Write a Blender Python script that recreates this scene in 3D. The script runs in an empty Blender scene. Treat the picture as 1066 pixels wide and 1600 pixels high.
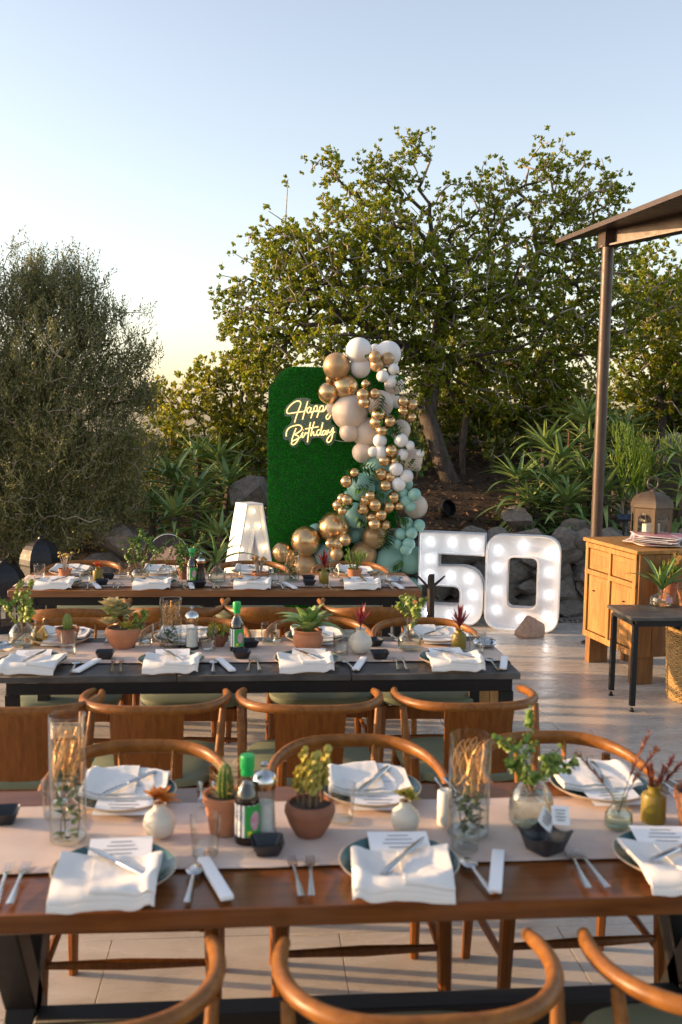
import bpy, bmesh, math, random
import numpy as np
from mathutils import Vector, Matrix
from mathutils.geometry import tessellate_polygon

R = math.radians
scene = bpy.context.scene
COL = scene.collection

# ------------------------------------------------------------------ camera
CAM_H = 1.8
F_PX = 1555.0                      # focal length in photo pixels (35 mm lens, portrait)
YAW, PITCH, ROLL = R(5.2), R(-5.5), 0.016
fwd = Vector((math.sin(YAW)*math.cos(PITCH), math.cos(YAW)*math.cos(PITCH), math.sin(PITCH)))
_r = Vector((math.cos(YAW), -math.sin(YAW), 0)); _u = _r.cross(fwd)
right = _r*math.cos(ROLL) + _u*math.sin(ROLL)
upv = -_r*math.sin(ROLL) + _u*math.cos(ROLL)
cam_data = bpy.data.cameras.new('camera')
cam = bpy.data.objects.new('camera', cam_data); COL.objects.link(cam)
cam.matrix_world = Matrix(((right.x, upv.x, -fwd.x, 0), (right.y, upv.y, -fwd.y, 0), (right.z, upv.z, -fwd.z, CAM_H), (0, 0, 0, 1)))
cam_data.sensor_fit = 'VERTICAL'; cam_data.sensor_height = 36.0; cam_data.lens = 35.0
cam_data.clip_start = 0.05; cam_data.clip_end = 3000
cam_data.dof.use_dof = True; cam_data.dof.focus_distance = 8.3; cam_data.dof.aperture_fstop = 3.8
scene.camera = cam

# ------------------------------------------------------------------ sky, sun, exposure
SUN_EL, SUN_AZ = R(10.0), R(-80)     # azimuth clockwise from +Y: from the left, a little beyond
world = bpy.data.worlds.new('World'); scene.world = world; world.use_nodes = True
wn = world.node_tree
bg = wn.nodes['Background']
sky = wn.nodes.new('ShaderNodeTexSky'); sky.sky_type = 'NISHITA'; sky.sun_disc = False
sky.sun_elevation = SUN_EL; sky.sun_rotation = SUN_AZ
sky.altitude = 100; sky.air_density = 1.0; sky.dust_density = 1.6; sky.ozone_density = 1.0
hs = wn.nodes.new('ShaderNodeHueSaturation'); hs.inputs['Saturation'].default_value = .78     # thin summer haze: paler sky
tn = wn.nodes.new('ShaderNodeMix'); tn.data_type = 'RGBA'; tn.blend_type = 'MULTIPLY'; tn.inputs[0].default_value = 1; tn.inputs[7].default_value = (1.05, .97, .96, 1)
wn.links.new(sky.outputs[0], hs.inputs['Color']); wn.links.new(hs.outputs[0], tn.inputs[6]); wn.links.new(tn.outputs[2], bg.inputs[0]); bg.inputs[1].default_value = 0.15
sun_dir = Vector((math.sin(SUN_AZ)*math.cos(SUN_EL), math.cos(SUN_AZ)*math.cos(SUN_EL), math.sin(SUN_EL)))
sl = bpy.data.lights.new('sun', 'SUN'); sl.energy = 3.3; sl.angle = R(0.6); sl.color = (1.0, 0.62, 0.30)
so = bpy.data.objects.new('sun', sl); COL.objects.link(so)
so.rotation_euler = (-sun_dir).to_track_quat('-Z', 'Y').to_euler(); so.location = (-30, 6, 8)
vs = scene.view_settings
vs.view_transform = 'Standard'; vs.look = 'None'; vs.exposure = 1.38; vs.gamma = 1.0; vs.use_curve_mapping = False
scene.cycles.use_denoising = True
scene.cycles.max_bounces = 10; scene.cycles.transparent_max_bounces = 24
scene.cycles.transmission_bounces = 8; scene.cycles.glossy_bounces = 5; scene.cycles.diffuse_bounces = 4
scene.cycles.caustics_reflective = False; scene.cycles.caustics_refractive = False
scene.cycles.sample_clamp_indirect = 6.0

# ------------------------------------------------------------------ photo measurements -> places in the world
def ray(px, py):
    return fwd + right*((px-533)/F_PX) - upv*((py-800)/F_PX)
def at(px, py, z):                 # the point of the horizontal plane z seen at that photo pixel
    d = ray(px, py); t = (z-CAM_H)/d.z
    return Vector((d.x*t, d.y*t, z))
def aty(px, py, y):                # the point of the upright plane y
    d = ray(px, py); t = y/d.y
    return Vector((d.x*t, y, CAM_H+d.z*t))

# ------------------------------------------------------------------ materials
MATS = {}
def _new(name):
    m = bpy.data.materials.new(name); m.use_nodes = True
    nt = m.node_tree; MATS[name] = m
    return m, nt, nt.nodes['Principled BSDF']
def _coord(nt, scale=(1, 1, 1), kind='Object'):
    tc = nt.nodes.new('ShaderNodeTexCoord'); mp = nt.nodes.new('ShaderNodeMapping')
    mp.inputs['Scale'].default_value = scale
    nt.links.new(tc.outputs[kind], mp.inputs[0]); return mp.outputs[0]
def _noise(nt, vec, scale, detail=5, rough=.55, dist=0):
    n = nt.nodes.new('ShaderNodeTexNoise'); n.inputs['Scale'].default_value = scale
    n.inputs['Detail'].default_value = detail; n.inputs['Roughness'].default_value = rough
    n.inputs['Distortion'].default_value = dist
    nt.links.new(vec, n.inputs['Vector']); return n.outputs[0]
def _ramp(nt, fac, stops):
    r = nt.nodes.new('ShaderNodeValToRGB'); nt.links.new(fac, r.inputs[0])
    el = r.color_ramp.elements
    while len(el) < len(stops): el.new(.5)
    for e, (p, c) in zip(el, stops): e.position = p; e.color = (*c, 1)
    return r.outputs[0]
def _bump(nt, bsdf, fac, strength, dist=.01):
    b = nt.nodes.new('ShaderNodeBump'); b.inputs['Strength'].default_value = strength; b.inputs['Distance'].default_value = dist
    nt.links.new(fac, b.inputs['Height']); nt.links.new(b.outputs[0], bsdf.inputs['Normal'])
def mat(name, col, rough=.5, metal=0., col2=None, scale=6., bump=0., bscale=60., stretch=(1, 1, 1), spec=.5, coat=0., rvar=0., bdist=.004):
    m, nt, b = _new(name)
    b.inputs['Base Color'].default_value = (*col, 1); b.inputs['Roughness'].default_value = rough
    b.inputs['Metallic'].default_value = metal; b.inputs['Specular IOR Level'].default_value = spec
    b.inputs['Coat Weight'].default_value = coat
    if col2 or bump or rvar:
        v = _coord(nt, stretch)
        if col2:
            nt.links.new(_ramp(nt, _noise(nt, v, scale), [(.3, col), (.7, col2)]), b.inputs['Base Color'])
        if rvar:
            mr = nt.nodes.new('ShaderNodeMapRange'); mr.inputs['From Min'].default_value = .3; mr.inputs['From Max'].default_value = .7
            mr.inputs['To Min'].default_value = max(.02, rough-rvar); mr.inputs['To Max'].default_value = min(1, rough+rvar)
            nt.links.new(_noise(nt, v, scale*1.7), mr.inputs[0]); nt.links.new(mr.outputs[0], b.inputs['Roughness'])
        if bump: _bump(nt, b, _noise(nt, v, bscale), bump, bdist)
    return m
def wood(name, dark, light, rough=.32, stretch=(2, 18, 18), coat=.15, bump=.12):
    m, nt, b = _new(name)
    v = _coord(nt, stretch)
    n1 = _noise(nt, v, 2.2, 8, .65, .6); n2 = _noise(nt, _coord(nt, (1, 1, 1)), 3.0, 3)
    c = _ramp(nt, n1, [(.28, dark), (.5, tuple((a+b_)/2 for a, b_ in zip(dark, light))), (.72, light)])
    mx = nt.nodes.new('ShaderNodeMix'); mx.data_type = 'RGBA'; mx.blend_type = 'MULTIPLY'; mx.inputs[0].default_value = .45
    nt.links.new(c, mx.inputs[6]); nt.links.new(_ramp(nt, n2, [(.3, (.55, .5, .45)), (.7, (1, 1, 1))]), mx.inputs[7])
    nt.links.new(mx.outputs[2], b.inputs['Base Color'])
    b.inputs['Roughness'].default_value = rough; b.inputs['Specular IOR Level'].default_value = .3; b.inputs['Coat Weight'].default_value = coat; b.inputs['Coat Roughness'].default_value = .25
    _bump(nt, b, n1, bump, .002)
    return m
def leafmat(name, c1, c2, c3=None, trans=.35, rough=.45):
    m, nt, b = _new(name)
    g = nt.nodes.new('ShaderNodeNewGeometry')
    stops = [(0., c1), (.6, c2), (1., c3 or c2)]
    c = _ramp(nt, g.outputs['Random Per Island'], stops)
    nt.links.new(c, b.inputs['Base Color']); b.inputs['Roughness'].default_value = rough; b.inputs['Specular IOR Level'].default_value = .35
    t = nt.nodes.new('ShaderNodeBsdfTranslucent'); nt.links.new(c, t.inputs[0])
    mx = nt.nodes.new('ShaderNodeMixShader'); mx.inputs[0].default_value = trans
    nt.links.new(b.outputs[0], mx.inputs[1]); nt.links.new(t.outputs[0], mx.inputs[2])
    nt.links.new(mx.outputs[0], nt.nodes['Material Output'].inputs[0]); return m
def plantmat(name, c1, c2, scale=9, trans=.15, rough=.4, stretch=(1, 1, 1)):
    m, nt, b = _new(name)
    v = _coord(nt, stretch)
    oi = nt.nodes.new('ShaderNodeObjectInfo')
    ad = nt.nodes.new('ShaderNodeMath'); ad.operation = 'MULTIPLY_ADD'; ad.inputs[1].default_value = .5; ad.inputs[2].default_value = -.25
    nt.links.new(oi.outputs['Random'], ad.inputs[0])
    a2 = nt.nodes.new('ShaderNodeMath'); a2.operation = 'ADD'
    nt.links.new(_noise(nt, v, scale), a2.inputs[0]); nt.links.new(ad.outputs[0], a2.inputs[1])
    c = _ramp(nt, a2.outputs[0], [(.25, c1), (.75, c2)])
    nt.links.new(c, b.inputs['Base Color']); b.inputs['Roughness'].default_value = rough
    t = nt.nodes.new('ShaderNodeBsdfTranslucent'); nt.links.new(c, t.inputs[0])
    mx = nt.nodes.new('ShaderNodeMixShader'); mx.inputs[0].default_value = trans
    nt.links.new(b.outputs[0], mx.inputs[1]); nt.links.new(t.outputs[0], mx.inputs[2])
    nt.links.new(mx.outputs[0], nt.nodes['Material Output'].inputs[0]); return m
def glassmat(name, tint=(.96, .98, .97), milky=0., mcol=(.8, .85, .85), rough=.02, ior=1.45):
    m, nt, b = _new(name); nt.nodes.remove(b)
    tr = nt.nodes.new('ShaderNodeBsdfTransparent'); tr.inputs[0].default_value = (*tint, 1)
    gl = nt.nodes.new('ShaderNodeBsdfGlossy'); gl.inputs['Roughness'].default_value = rough
    lw = nt.nodes.new('ShaderNodeLayerWeight'); lw.inputs[0].default_value = .5
    pw = nt.nodes.new('ShaderNodeMath'); pw.operation = 'POWER'; pw.inputs[1].default_value = 2.3; nt.links.new(lw.outputs['Facing'], pw.inputs[0])
    fr = nt.nodes.new('ShaderNodeMath'); fr.operation = 'MULTIPLY_ADD'; fr.inputs[1].default_value = .85; fr.inputs[2].default_value = .06; nt.links.new(pw.outputs[0], fr.inputs[0])
    mx = nt.nodes.new('ShaderNodeMixShader'); nt.links.new(fr.outputs[0], mx.inputs[0])
    tm = nt.nodes.new('ShaderNodeMix'); tm.data_type = 'RGBA'; nt.links.new(pw.outputs[0], tm.inputs[0])     # thicker path through the wall at its edges
    tm.inputs[6].default_value = (*tint, 1); tm.inputs[7].default_value = (tint[0]*.42, tint[1]*.50, tint[2]*.47, 1)
    nt.links.new(tm.outputs[2], tr.inputs[0])
    src = tr.outputs[0]
    if milky:
        df = nt.nodes.new('ShaderNodeBsdfDiffuse'); df.inputs[0].default_value = (*mcol, 1)
        m2 = nt.nodes.new('ShaderNodeMixShader'); m2.inputs[0].default_value = milky
        nt.links.new(src, m2.inputs[1]); nt.links.new(df.outputs[0], m2.inputs[2]); src = m2.outputs[0]
    nt.links.new(src, mx.inputs[1]); nt.links.new(gl.outputs[0], mx.inputs[2])
    nt.links.new(mx.outputs[0], nt.nodes['Material Output'].inputs[0]); return m
def emit(name, col, strength):
    m, nt, b = _new(name); nt.nodes.remove(b)
    e = nt.nodes.new('ShaderNodeEmission'); e.inputs[0].default_value = (*col, 1); e.inputs[1].default_value = strength
    nt.links.new(e.outputs[0], nt.nodes['Material Output'].inputs[0]); return m

def floor_mat(name):
    m, nt, b = _new(name)
    g = nt.nodes.new('ShaderNodeTexCoord')
    geo = nt.nodes.new('ShaderNodeNewGeometry')
    oi = nt.nodes.new('ShaderNodeObjectInfo')
    mp = nt.nodes.new('ShaderNodeMapping'); mp.inputs['Scale'].default_value = (1.0, 2.6, 1.0)
    nt.links.new(geo.outputs['Position'], mp.inputs[0])
    v = mp.outputs[0]
    n1 = _noise(nt, v, 2.2, 9, .62, .8)
    n2 = _noise(nt, v, 16, 6, .7, .3)
    c = _ramp(nt, n1, [(.28, (.42, .37, .315)), (.5, (.54, .485, .42)), (.75, (.62, .565, .50))])
    pit = _ramp(nt, n2, [(.24, (.30, .28, .26)), (.34, (1, 1, 1))])
    mx = nt.nodes.new('ShaderNodeMix'); mx.data_type = 'RGBA'; mx.blend_type = 'MULTIPLY'; mx.inputs[0].default_value = .8
    nt.links.new(c, mx.inputs[6]); nt.links.new(pit, mx.inputs[7])
    br = nt.nodes.new('ShaderNodeMix'); br.data_type = 'RGBA'; br.blend_type = 'MULTIPLY'; br.inputs[0].default_value = .22
    cr = _ramp(nt, oi.outputs['Random'], [(0, (.6, .6, .62)), (1, (1.0, .98, .95))])
    nt.links.new(mx.outputs[2], br.inputs[6]); nt.links.new(cr, br.inputs[7])
    nt.links.new(br.outputs[2], b.inputs['Base Color'])
    mr = nt.nodes.new('ShaderNodeMapRange'); mr.inputs['From Min'].default_value = .3; mr.inputs['From Max'].default_value = .7
    mr.inputs['To Min'].default_value = .16; mr.inputs['To Max'].default_value = .42
    nt.links.new(_noise(nt, v, 5, 5), mr.inputs[0]); nt.links.new(mr.outputs[0], b.inputs['Roughness'])
    _bump(nt, b, n2, .18, .003)
    return m

def soil_mat(name):
    m, nt, b = _new(name)
    v = _coord(nt)
    n = _noise(nt, v, 9, 10, .75)
    nt.links.new(_ramp(nt, n, [(.3, (.018, .011, .007)), (.55, (.055, .032, .018)), (.75, (.12, .075, .045))]), b.inputs['Base Color'])
    b.inputs['Roughness'].default_value = .95; _bump(nt, b, n, .9, .05); return m

M_FLOOR = floor_mat('travertine'); M_GROUT = mat('grout', (.26, .235, .20), .8)
M_SOIL = soil_mat('mulch')
M_CHAIR = wood('chair_wood', (.15, .050, .008), (.345, .140, .026), .40, (9, 9, 9), .06, .06)
M_CHAIR2 = wood('ply_wood', (.125, .038, .006), (.285, .102, .018), .42, (26, 26, 1.6), .05, .05)
M_TABLE = wood('table_wood', (.11, .036, .010), (.25, .088, .025), .28, (1.6, 16, 16), .3, .08)
M_TABLE3 = wood('plank_wood', (.20, .08, .03), (.36, .165, .07), .4, (1.6, 16, 16), .15, .1)
M_CAB = wood('cabinet_wood', (.22, .095, .022), (.55, .30, .095), .5, (14, 14, 1.4), .05, .15)
M_CAB2 = wood('cabinet_dark', (.17, .08, .028), (.36, .18, .065), .5, (14, 14, 1.4), .05, .15)
M_STEEL = mat('black_steel', (.009, .0085, .009), .5, 0, (.015, .014, .014), 12, spec=.35)
M_BRONZE = mat('bronze_paint', (.055, .037, .028), .45, .2, (.08, .054, .040), 10, rvar=.08)
M_STONE = mat('slate', (.040, .038, .037), .55, 0, (.10, .092, .085), 9, .3, 50, rvar=.12)
M_FABRIC = mat('olive_fabric', (.13, .155, .095), .75, 0, (.17, .195, .125), 6, .15, 400)
M_RUNNER = mat('pink_linen', (.56, .43, .365), .9, 0, (.66, .53, .455), 7, .25, 350)
M_NAPKIN = mat('white_linen', (.70, .675, .64), .9, 0, (.76, .74, .71), 9, .2, 420)
M_PAPER = mat('white_paper', (.83, .83, .84), .8)
M_INK = mat('grey_ink', (.30, .30, .31), .8)
M_TEAL = mat('teal_glaze', (.045, .115, .115), .22, 0, (.085, .17, .165), 14, rvar=.08)
M_CREAMRIM = mat('bare_clay_rim', (.52, .40, .29), .6, 0, (.60, .48, .36), 14)
M_SILVER = mat('polished_steel', (.62, .61, .60), .17, 1.0)
M_BLACK = mat('black_ceramic', (.010, .012, .017), .3, 0, (.016, .018, .024), 8)
M_TERRA = mat('terracotta', (.36, .135, .062), .8, 0, (.47, .20, .10), 11, .2, 90)
M_TERRA2 = mat('dark_terracotta', (.20, .075, .040), .7, 0, (.28, .11, .06), 11, .2, 90)
M_POTSOIL = mat('pot_soil', (.035, .022, .014), .95, 0, (.08, .055, .035), 40, .8, 90)
M_CREAM = mat('cream_glaze', (.57, .52, .44), .35, 0, (.66, .61, .53), 8)
M_OLIVE = mat('olive_glaze', (.16, .115, .012), .4, 0, (.23, .17, .02), 6)
M_GLASS = glassmat('clear_glass'); M_GREENGLASS = glassmat('green_glass', (.84, .93, .88))
M_AMBER = glassmat('amber_glass', (.93, .70, .28), .08, (.8, .5, .12))
M_BOTTLE = mat('dark_soy', (.012, .006, .004), .08)
M_GREENCAP = mat('green_plastic', (.0, .36, .07), .35)
M_LABELG = mat('label_green', (.03, .32, .06), .5); M_LABELP = mat('label_pink', (.62, .18, .30), .5, 0, (.55, .48, .50), 90)
M_LABELY = mat('label_yellow', (.72, .62, .04), .5)
M_SALT = mat('salt', (.78, .76, .73), .9, 0, (.66, .63, .6), 120, .4, 200)
M_PEPPER = mat('pepper', (.02, .014, .010), .35)
M_COPPERTOP = mat('brass_band', (.70, .42, .20), .25, 1.0)
M_CANDLE = mat('candle_wax', (.80, .76, .68), .55)
M_JADE = plantmat('jade_leaf', (.15, .26, .035), (.40, .45, .075), 12, .3)
M_SUCC = plantmat('yellow_succulent', (.36, .34, .06), (.62, .50, .10), 14, .25)
M_SUCCG = plantmat('grey_succulent', (.30, .31, .14), (.56, .45, .22), 14, .2)
M_REDS = plantmat('red_succulent', (.55, .09, .04), (.68, .36, .07), 30, .25)
M_CACTUS = plantmat('cactus', (.055, .12, .02), (.20, .26, .05), 20, .05)
M_SPINE = mat('spine', (.70, .52, .25), .6)
M_AGAVE = plantmat('agave_leaf', (.20, .34, .11), (.42, .54, .20), 8, .28)
M_ALOE = plantmat('aloe_leaf', (.14, .25, .075), (.33, .42, .15), 7, .22)
M_ALOET = plantmat('table_aloe', (.09, .20, .05), (.22, .34, .09), 8, .2)
M_PENCIL = plantmat('pencil_green', (.10, .19, .02), (.26, .34, .05), 6, .2)
M_DRY = plantmat('dry_red_grass', (.16, .03, .02), (.34, .11, .04), 20, .2)
M_CRIM = plantmat('crimson_flower', (.14, .012, .02), (.30, .035, .04), 20, .2)
M_STEM = mat('brown_stem', (.12, .075, .04), .8, 0, (.19, .12, .07), 20)
M_VINE = mat('copper_wire', (.62, .36, .15), .35, .6)
M_BARK = mat('grey_bark', (.045, .034, .026), .9, 0, (.115, .09, .072), 7, .7, 30, (3, 3, 1), bdist=.02)
M_TWIG = mat('pale_twig', (.27, .22, .185), .9, 0, (.40, .345, .29), 10)
M_LEAF1 = leafmat('carob_leaf', (.11, .18, .014), (.23, .28, .020), (.42, .37, .03), .48)
M_LEAF2 = leafmat('olive_leaf', (.12, .145, .058), (.19, .205, .085), (.28, .265, .125), .40)
M_LEAF3 = leafmat('bush_leaf', (.13, .18, .018), (.28, .29, .03), (.45, .39, .04), .5)
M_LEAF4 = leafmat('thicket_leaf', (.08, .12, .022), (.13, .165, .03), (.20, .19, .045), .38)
M_ROCK = mat('wall_stone', (.13, .115, .10), .9, 0, (.27, .235, .20), 5, .8, 18, bdist=.03)
M_ROCK2 = mat('red_stone', (.42, .25, .17), .8, 0, (.60, .43, .32), 7, .7, 16, bdist=.03)
M_WHITE = mat('white_enamel', (.80, .80, .81), .35)
M_FACE5 = mat('white_sign_face', (.84, .84, .85), .4)
M_BULB = emit('cool_bulb', (.95, .98, 1.0), 6.5)
M_BULBW = emit('warm_bulb', (1.0, .70, .34), 4.0)
M_NEON = emit('warm_neon', (1.0, .66, .26), .85)
M_ACRYL = glassmat('clear_acrylic', (.93, .96, .97), .10, (.55, .66, .72), .08)
M_GRASSB = mat('turf_backing', (.012, .10, .012), .9)
M_TURF = leafmat('turf_blade', (.010, .30, .008), (.018, .46, .012), (.035, .55, .022), .2, .6)
M_BW = mat('balloon_white', (.80, .775, .755), .42, spec=.4); M_BB = mat('balloon_beige', (.66, .555, .465), .42, spec=.4)
M_BM = mat('balloon_mint', (.27, .50, .43), .42, spec=.4)
M_BG = mat('balloon_gold', (.66, .44, .22), .27, .9); M_BGM = mat('balloon_tan', (.50, .33, .17), .36, .5)
M_SPRIG = leafmat('garland_leaf', (.03, .11, .022), (.06, .17, .04), (.11, .22, .07), .25)
M_MAT1 = mat('placemat_print', (.55, .26, .29), .5, 0, (.36, .15, .19), 3.0)
M_WICKER = mat('wicker', (.50, .33, .13), .7, 0, (.36, .22, .08), 30)
M_LANT = mat('lantern_black', (.012, .013, .015), .5, .3, (.028, .029, .032), 9, rvar=.1)
M_LANTB = mat('lantern_bronze', (.085, .058, .038), .45, .4, (.14, .10, .065), 9, rvar=.1)
M_SOLAR = mat('solar_cell', (.012, .022, .06), .15)
M_SKIN = mat('printed_skin', (.70, .36, .27), .5, 0, (.80, .47, .37), 5); M_HAIR = mat('printed_hair', (.02, .017, .017), .5, 0, (.06, .05, .05), 60, stretch=(1, 1, .15))
M_ORANGE = plantmat('orange_bloom', (.45, .20, .04), (.55, .38, .08), 20, .2)

# ------------------------------------------------------------------ mesh helpers
def mesh_of(name, verts, faces, smooth=True, angle=42):
    me = bpy.data.meshes.new(name); me.from_pydata([tuple(v) for v in verts], [], faces); me.validate(); me.update()
    if smooth:
        me.shade_smooth(); me.set_sharp_from_angle(angle=R(angle))
    return me
class MB:
    def __init__(s): s.v = []; s.f = []
    def add(s, vs, fs, M=None):
        o = len(s.v)
        s.v += [tuple(M @ Vector(v)) if M is not None else tuple(v) for v in vs]
        s.f += [[i+o for i in f] for f in fs]; return s
    def box(s, c, d, rot=None, bev=0.0, seg=1):
        hx, hy, hz = d[0]/2, d[1]/2, d[2]/2
        M = Matrix.Translation(Vector(c))
        if rot is not None: M = M @ (rot.to_4x4() if hasattr(rot, 'to_4x4') else Matrix.Rotation(rot, 4, 'Z'))
        if bev <= 0:
            vs_ = [(x, y, z) for x in (-hx, hx) for y in (-hy, hy) for z in (-hz, hz)]
            fs = [(0, 1, 3, 2), (4, 6, 7, 5), (0, 4, 5, 1), (2, 3, 7, 6), (0, 2, 6, 4), (1, 5, 7, 3)]
            return s.add(vs_, fs, M)
        bm = bmesh.new(); bmesh.ops.create_cube(bm, size=1)
        bmesh.ops.scale(bm, vec=d, verts=bm.verts)
        bmesh.ops.bevel(bm, geom=bm.edges[:], offset=bev, segments=seg, affect='EDGES', profile=.6)
        bm.verts.index_update()
        s.add([v.co.copy() for v in bm.verts], [[v.index for v in f.verts] for f in bm.faces], M); bm.free(); return s
    def tube(s, pts, radii, seg=8, cap=True, flat=None):
        pts = [Vector(p) for p in pts]; n = len(pts)
        if not hasattr(radii, '__len__'): radii = [radii]*n
        base = len(s.v); prev = None
        for i, p in enumerate(pts):
            t = (pts[min(i+1, n-1)]-pts[max(i-1, 0)]).normalized()
            ref = Vector((0, 0, 1)) if abs(t.z) < .9 else Vector((1, 0, 0))
            if prev is None: a = t.cross(ref).normalized()
            else:
                a = prev - t*prev.dot(t)
                a = a.normalized() if a.length > 1e-6 else t.cross(ref).normalized()
            prev = a; b = t.cross(a)
            ra, rb = radii[i] if hasattr(radii[i], '__len__') else (radii[i], radii[i])
            for k in range(seg):
                w = 2*math.pi*k/seg
                s.v.append(tuple(p + a*(ra*math.cos(w)) + b*(rb*math.sin(w))))
        for i in range(n-1):
            for k in range(seg):
                k2 = (k+1) % seg
                s.f.append([base+i*seg+k, base+i*seg+k2, base+(i+1)*seg+k2, base+(i+1)*seg+k])
        if cap:
            s.f.append([base+k for k in range(seg)][::-1]); s.f.append([base+(n-1)*seg+k for k in range(seg)])
        return s
    def lathe(s, prof, seg=24, c=(0, 0, 0), sq=0.0):
        base = len(s.v); n = len(prof)
        for r, z in prof:
            for k in range(seg):
                w = 2*math.pi*k/seg; cs, sn = math.cos(w), math.sin(w)
                s.v.append((c[0]+r*cs, c[1]+r*sn, c[2]+z))
        for i in range(n-1):
            for k in range(seg):
                k2 = (k+1) % seg
                s.f.append([base+i*seg+k, base+i*seg+k2, base+(i+1)*seg+k2, base+(i+1)*seg+k])
        if prof[0][0] > 1e-5: s.f.append([base+k for k in range(seg)][::-1])
        if prof[-1][0] > 1e-5: s.f.append([base+(n-1)*seg+k for k in range(seg)])
        return s
    def open_lathe(s, prof, seg=24, c=(0, 0, 0)):
        f0 = len(s.f); s.lathe(prof, seg, c)
        if prof[0][0] > 1e-5: s.f.pop(len(s.f)-1-(1 if prof[-1][0] > 1e-5 else 0))
        if prof[-1][0] > 1e-5: s.f.pop()
        return s
    def ball(s, c, r, seg=12, rings=7, sc=(1, 1, 1)):
        prof = [(max(r*math.sin(math.pi*i/rings), 1e-6), -r*math.cos(math.pi*i/rings)) for i in range(rings+1)]
        b = len(s.v); s.lathe(prof, seg)
        for i in range(b, len(s.v)):
            v = s.v[i]; s.v[i] = (c[0]+v[0]*sc[0], c[1]+v[1]*sc[1], c[2]+v[2]*sc[2])
        return s
    def grid(s, fn, nu, nv):
        b = len(s.v)
        for j in range(nv+1):
            for i in range(nu+1): s.v.append(tuple(fn(i/nu, j/nv)))
        for j in range(nv):
            for i in range(nu):
                a = b+j*(nu+1)+i; s.f.append([a, a+1, a+nu+2, a+nu+1])
        return s
    def prism(s, poly, holes, y0, y1):       # outline in x,z extruded along y
        loops = [poly]+holes
        tris = tessellate_polygon([[Vector((p[0], p[1], 0)) for p in l] for l in loops])
        flat = [p for l in loops for p in l]; n = len(flat); b = len(s.v)
        s.v += [(p[0], y0, p[1]) for p in flat]+[(p[0], y1, p[1]) for p in flat]
        for t in tris: s.f.append([b+i for i in t]); s.f.append([b+n+i for i in t][::-1])
        o = 0
        for l in loops:
            m = len(l)
            for i in range(m):
                j = (i+1) % m; s.f.append([b+o+i, b+o+j, b+n+o+j, b+n+o+i])
            o += m
        return s
    def mesh(s, name, smooth=True, angle=42, fix=True):
        me = mesh_of(name, s.v, s.f, smooth, angle)
        if fix:
            bm = bmesh.new(); bm.from_mesh(me); bmesh.ops.recalc_face_normals(bm, faces=bm.faces); bm.to_mesh(me); bm.free()
            if smooth: me.shade_smooth(); me.set_sharp_from_angle(angle=R(angle))
        return me
    def build(s, name, m, parent=None, loc=(0, 0, 0), rot=0., smooth=True, angle=42, fix=True):
        return obj(name, s.mesh(name, smooth, angle, fix), m, parent, loc, rot)

def obj(name, me, m=None, parent=None, loc=(0, 0, 0), rot=0.):
    o = bpy.data.objects.new(name, me)
    if m is not None and me is not None and not me.materials: me.materials.append(m)
    COL.objects.link(o); o.location = loc
    o.rotation_euler = rot if hasattr(rot, '__len__') else (0, 0, rot)
    if parent is not None: o.parent = parent
    return o
def tag(o, label, cat, group=None):
    o['label'] = label; o['category'] = cat
    if group: o['group'] = group
    return o
def thing(name, label, cat, loc=(0, 0, 0), rot=0., group=None):
    return tag(obj(name, None, None, None, loc, rot), label, cat, group)
def structure(o): o['kind'] = 'structure'; return o
def copy_tree(o, parent=None):
    c = o.copy(); COL.objects.link(c)
    if parent is not None: c.parent = parent
    for ch in o.children: copy_tree(ch, c)
    return c
def np_mesh(name, V, F):
    """V (n,3) float, F (m,k) int, fast"""
    me = bpy.data.meshes.new(name); m, k = F.shape
    me.vertices.add(len(V)); me.vertices.foreach_set('co', np.ascontiguousarray(V, dtype=np.float32).ravel())
    me.loops.add(m*k); me.loops.foreach_set('vertex_index', np.ascontiguousarray(F, dtype=np.int32).ravel())
    me.polygons.add(m); me.polygons.foreach_set('loop_start', np.arange(0, m*k, k, dtype=np.int32))
    me.update(calc_edges=True); me.validate(); return me
def catmull(pts, n=6, closed=False):
    P = [Vector(p) for p in pts]; out = []; L = len(P)
    rng_ = range(L if closed else L-1)
    for i in rng_:
        p0 = P[(i-1) % L] if closed or i > 0 else P[0]; p1 = P[i]; p2 = P[(i+1) % L]
        p3 = P[(i+2) % L] if closed or i+2 < L else P[-1]
        for k in range(n):
            t = k/n
            out.append(.5*((2*p1)+(-p0+p2)*t+(2*p0-5*p1+4*p2-p3)*t*t+(-p0+3*p1-3*p2+p3)*t**3))
    if not closed: out.append(P[-1])
    return out
def tex_noise(x, y, z=0.):
    from mathutils import noise
    return noise.noise(Vector((x, y, z)))
from mathutils import noise as mnoise

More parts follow.
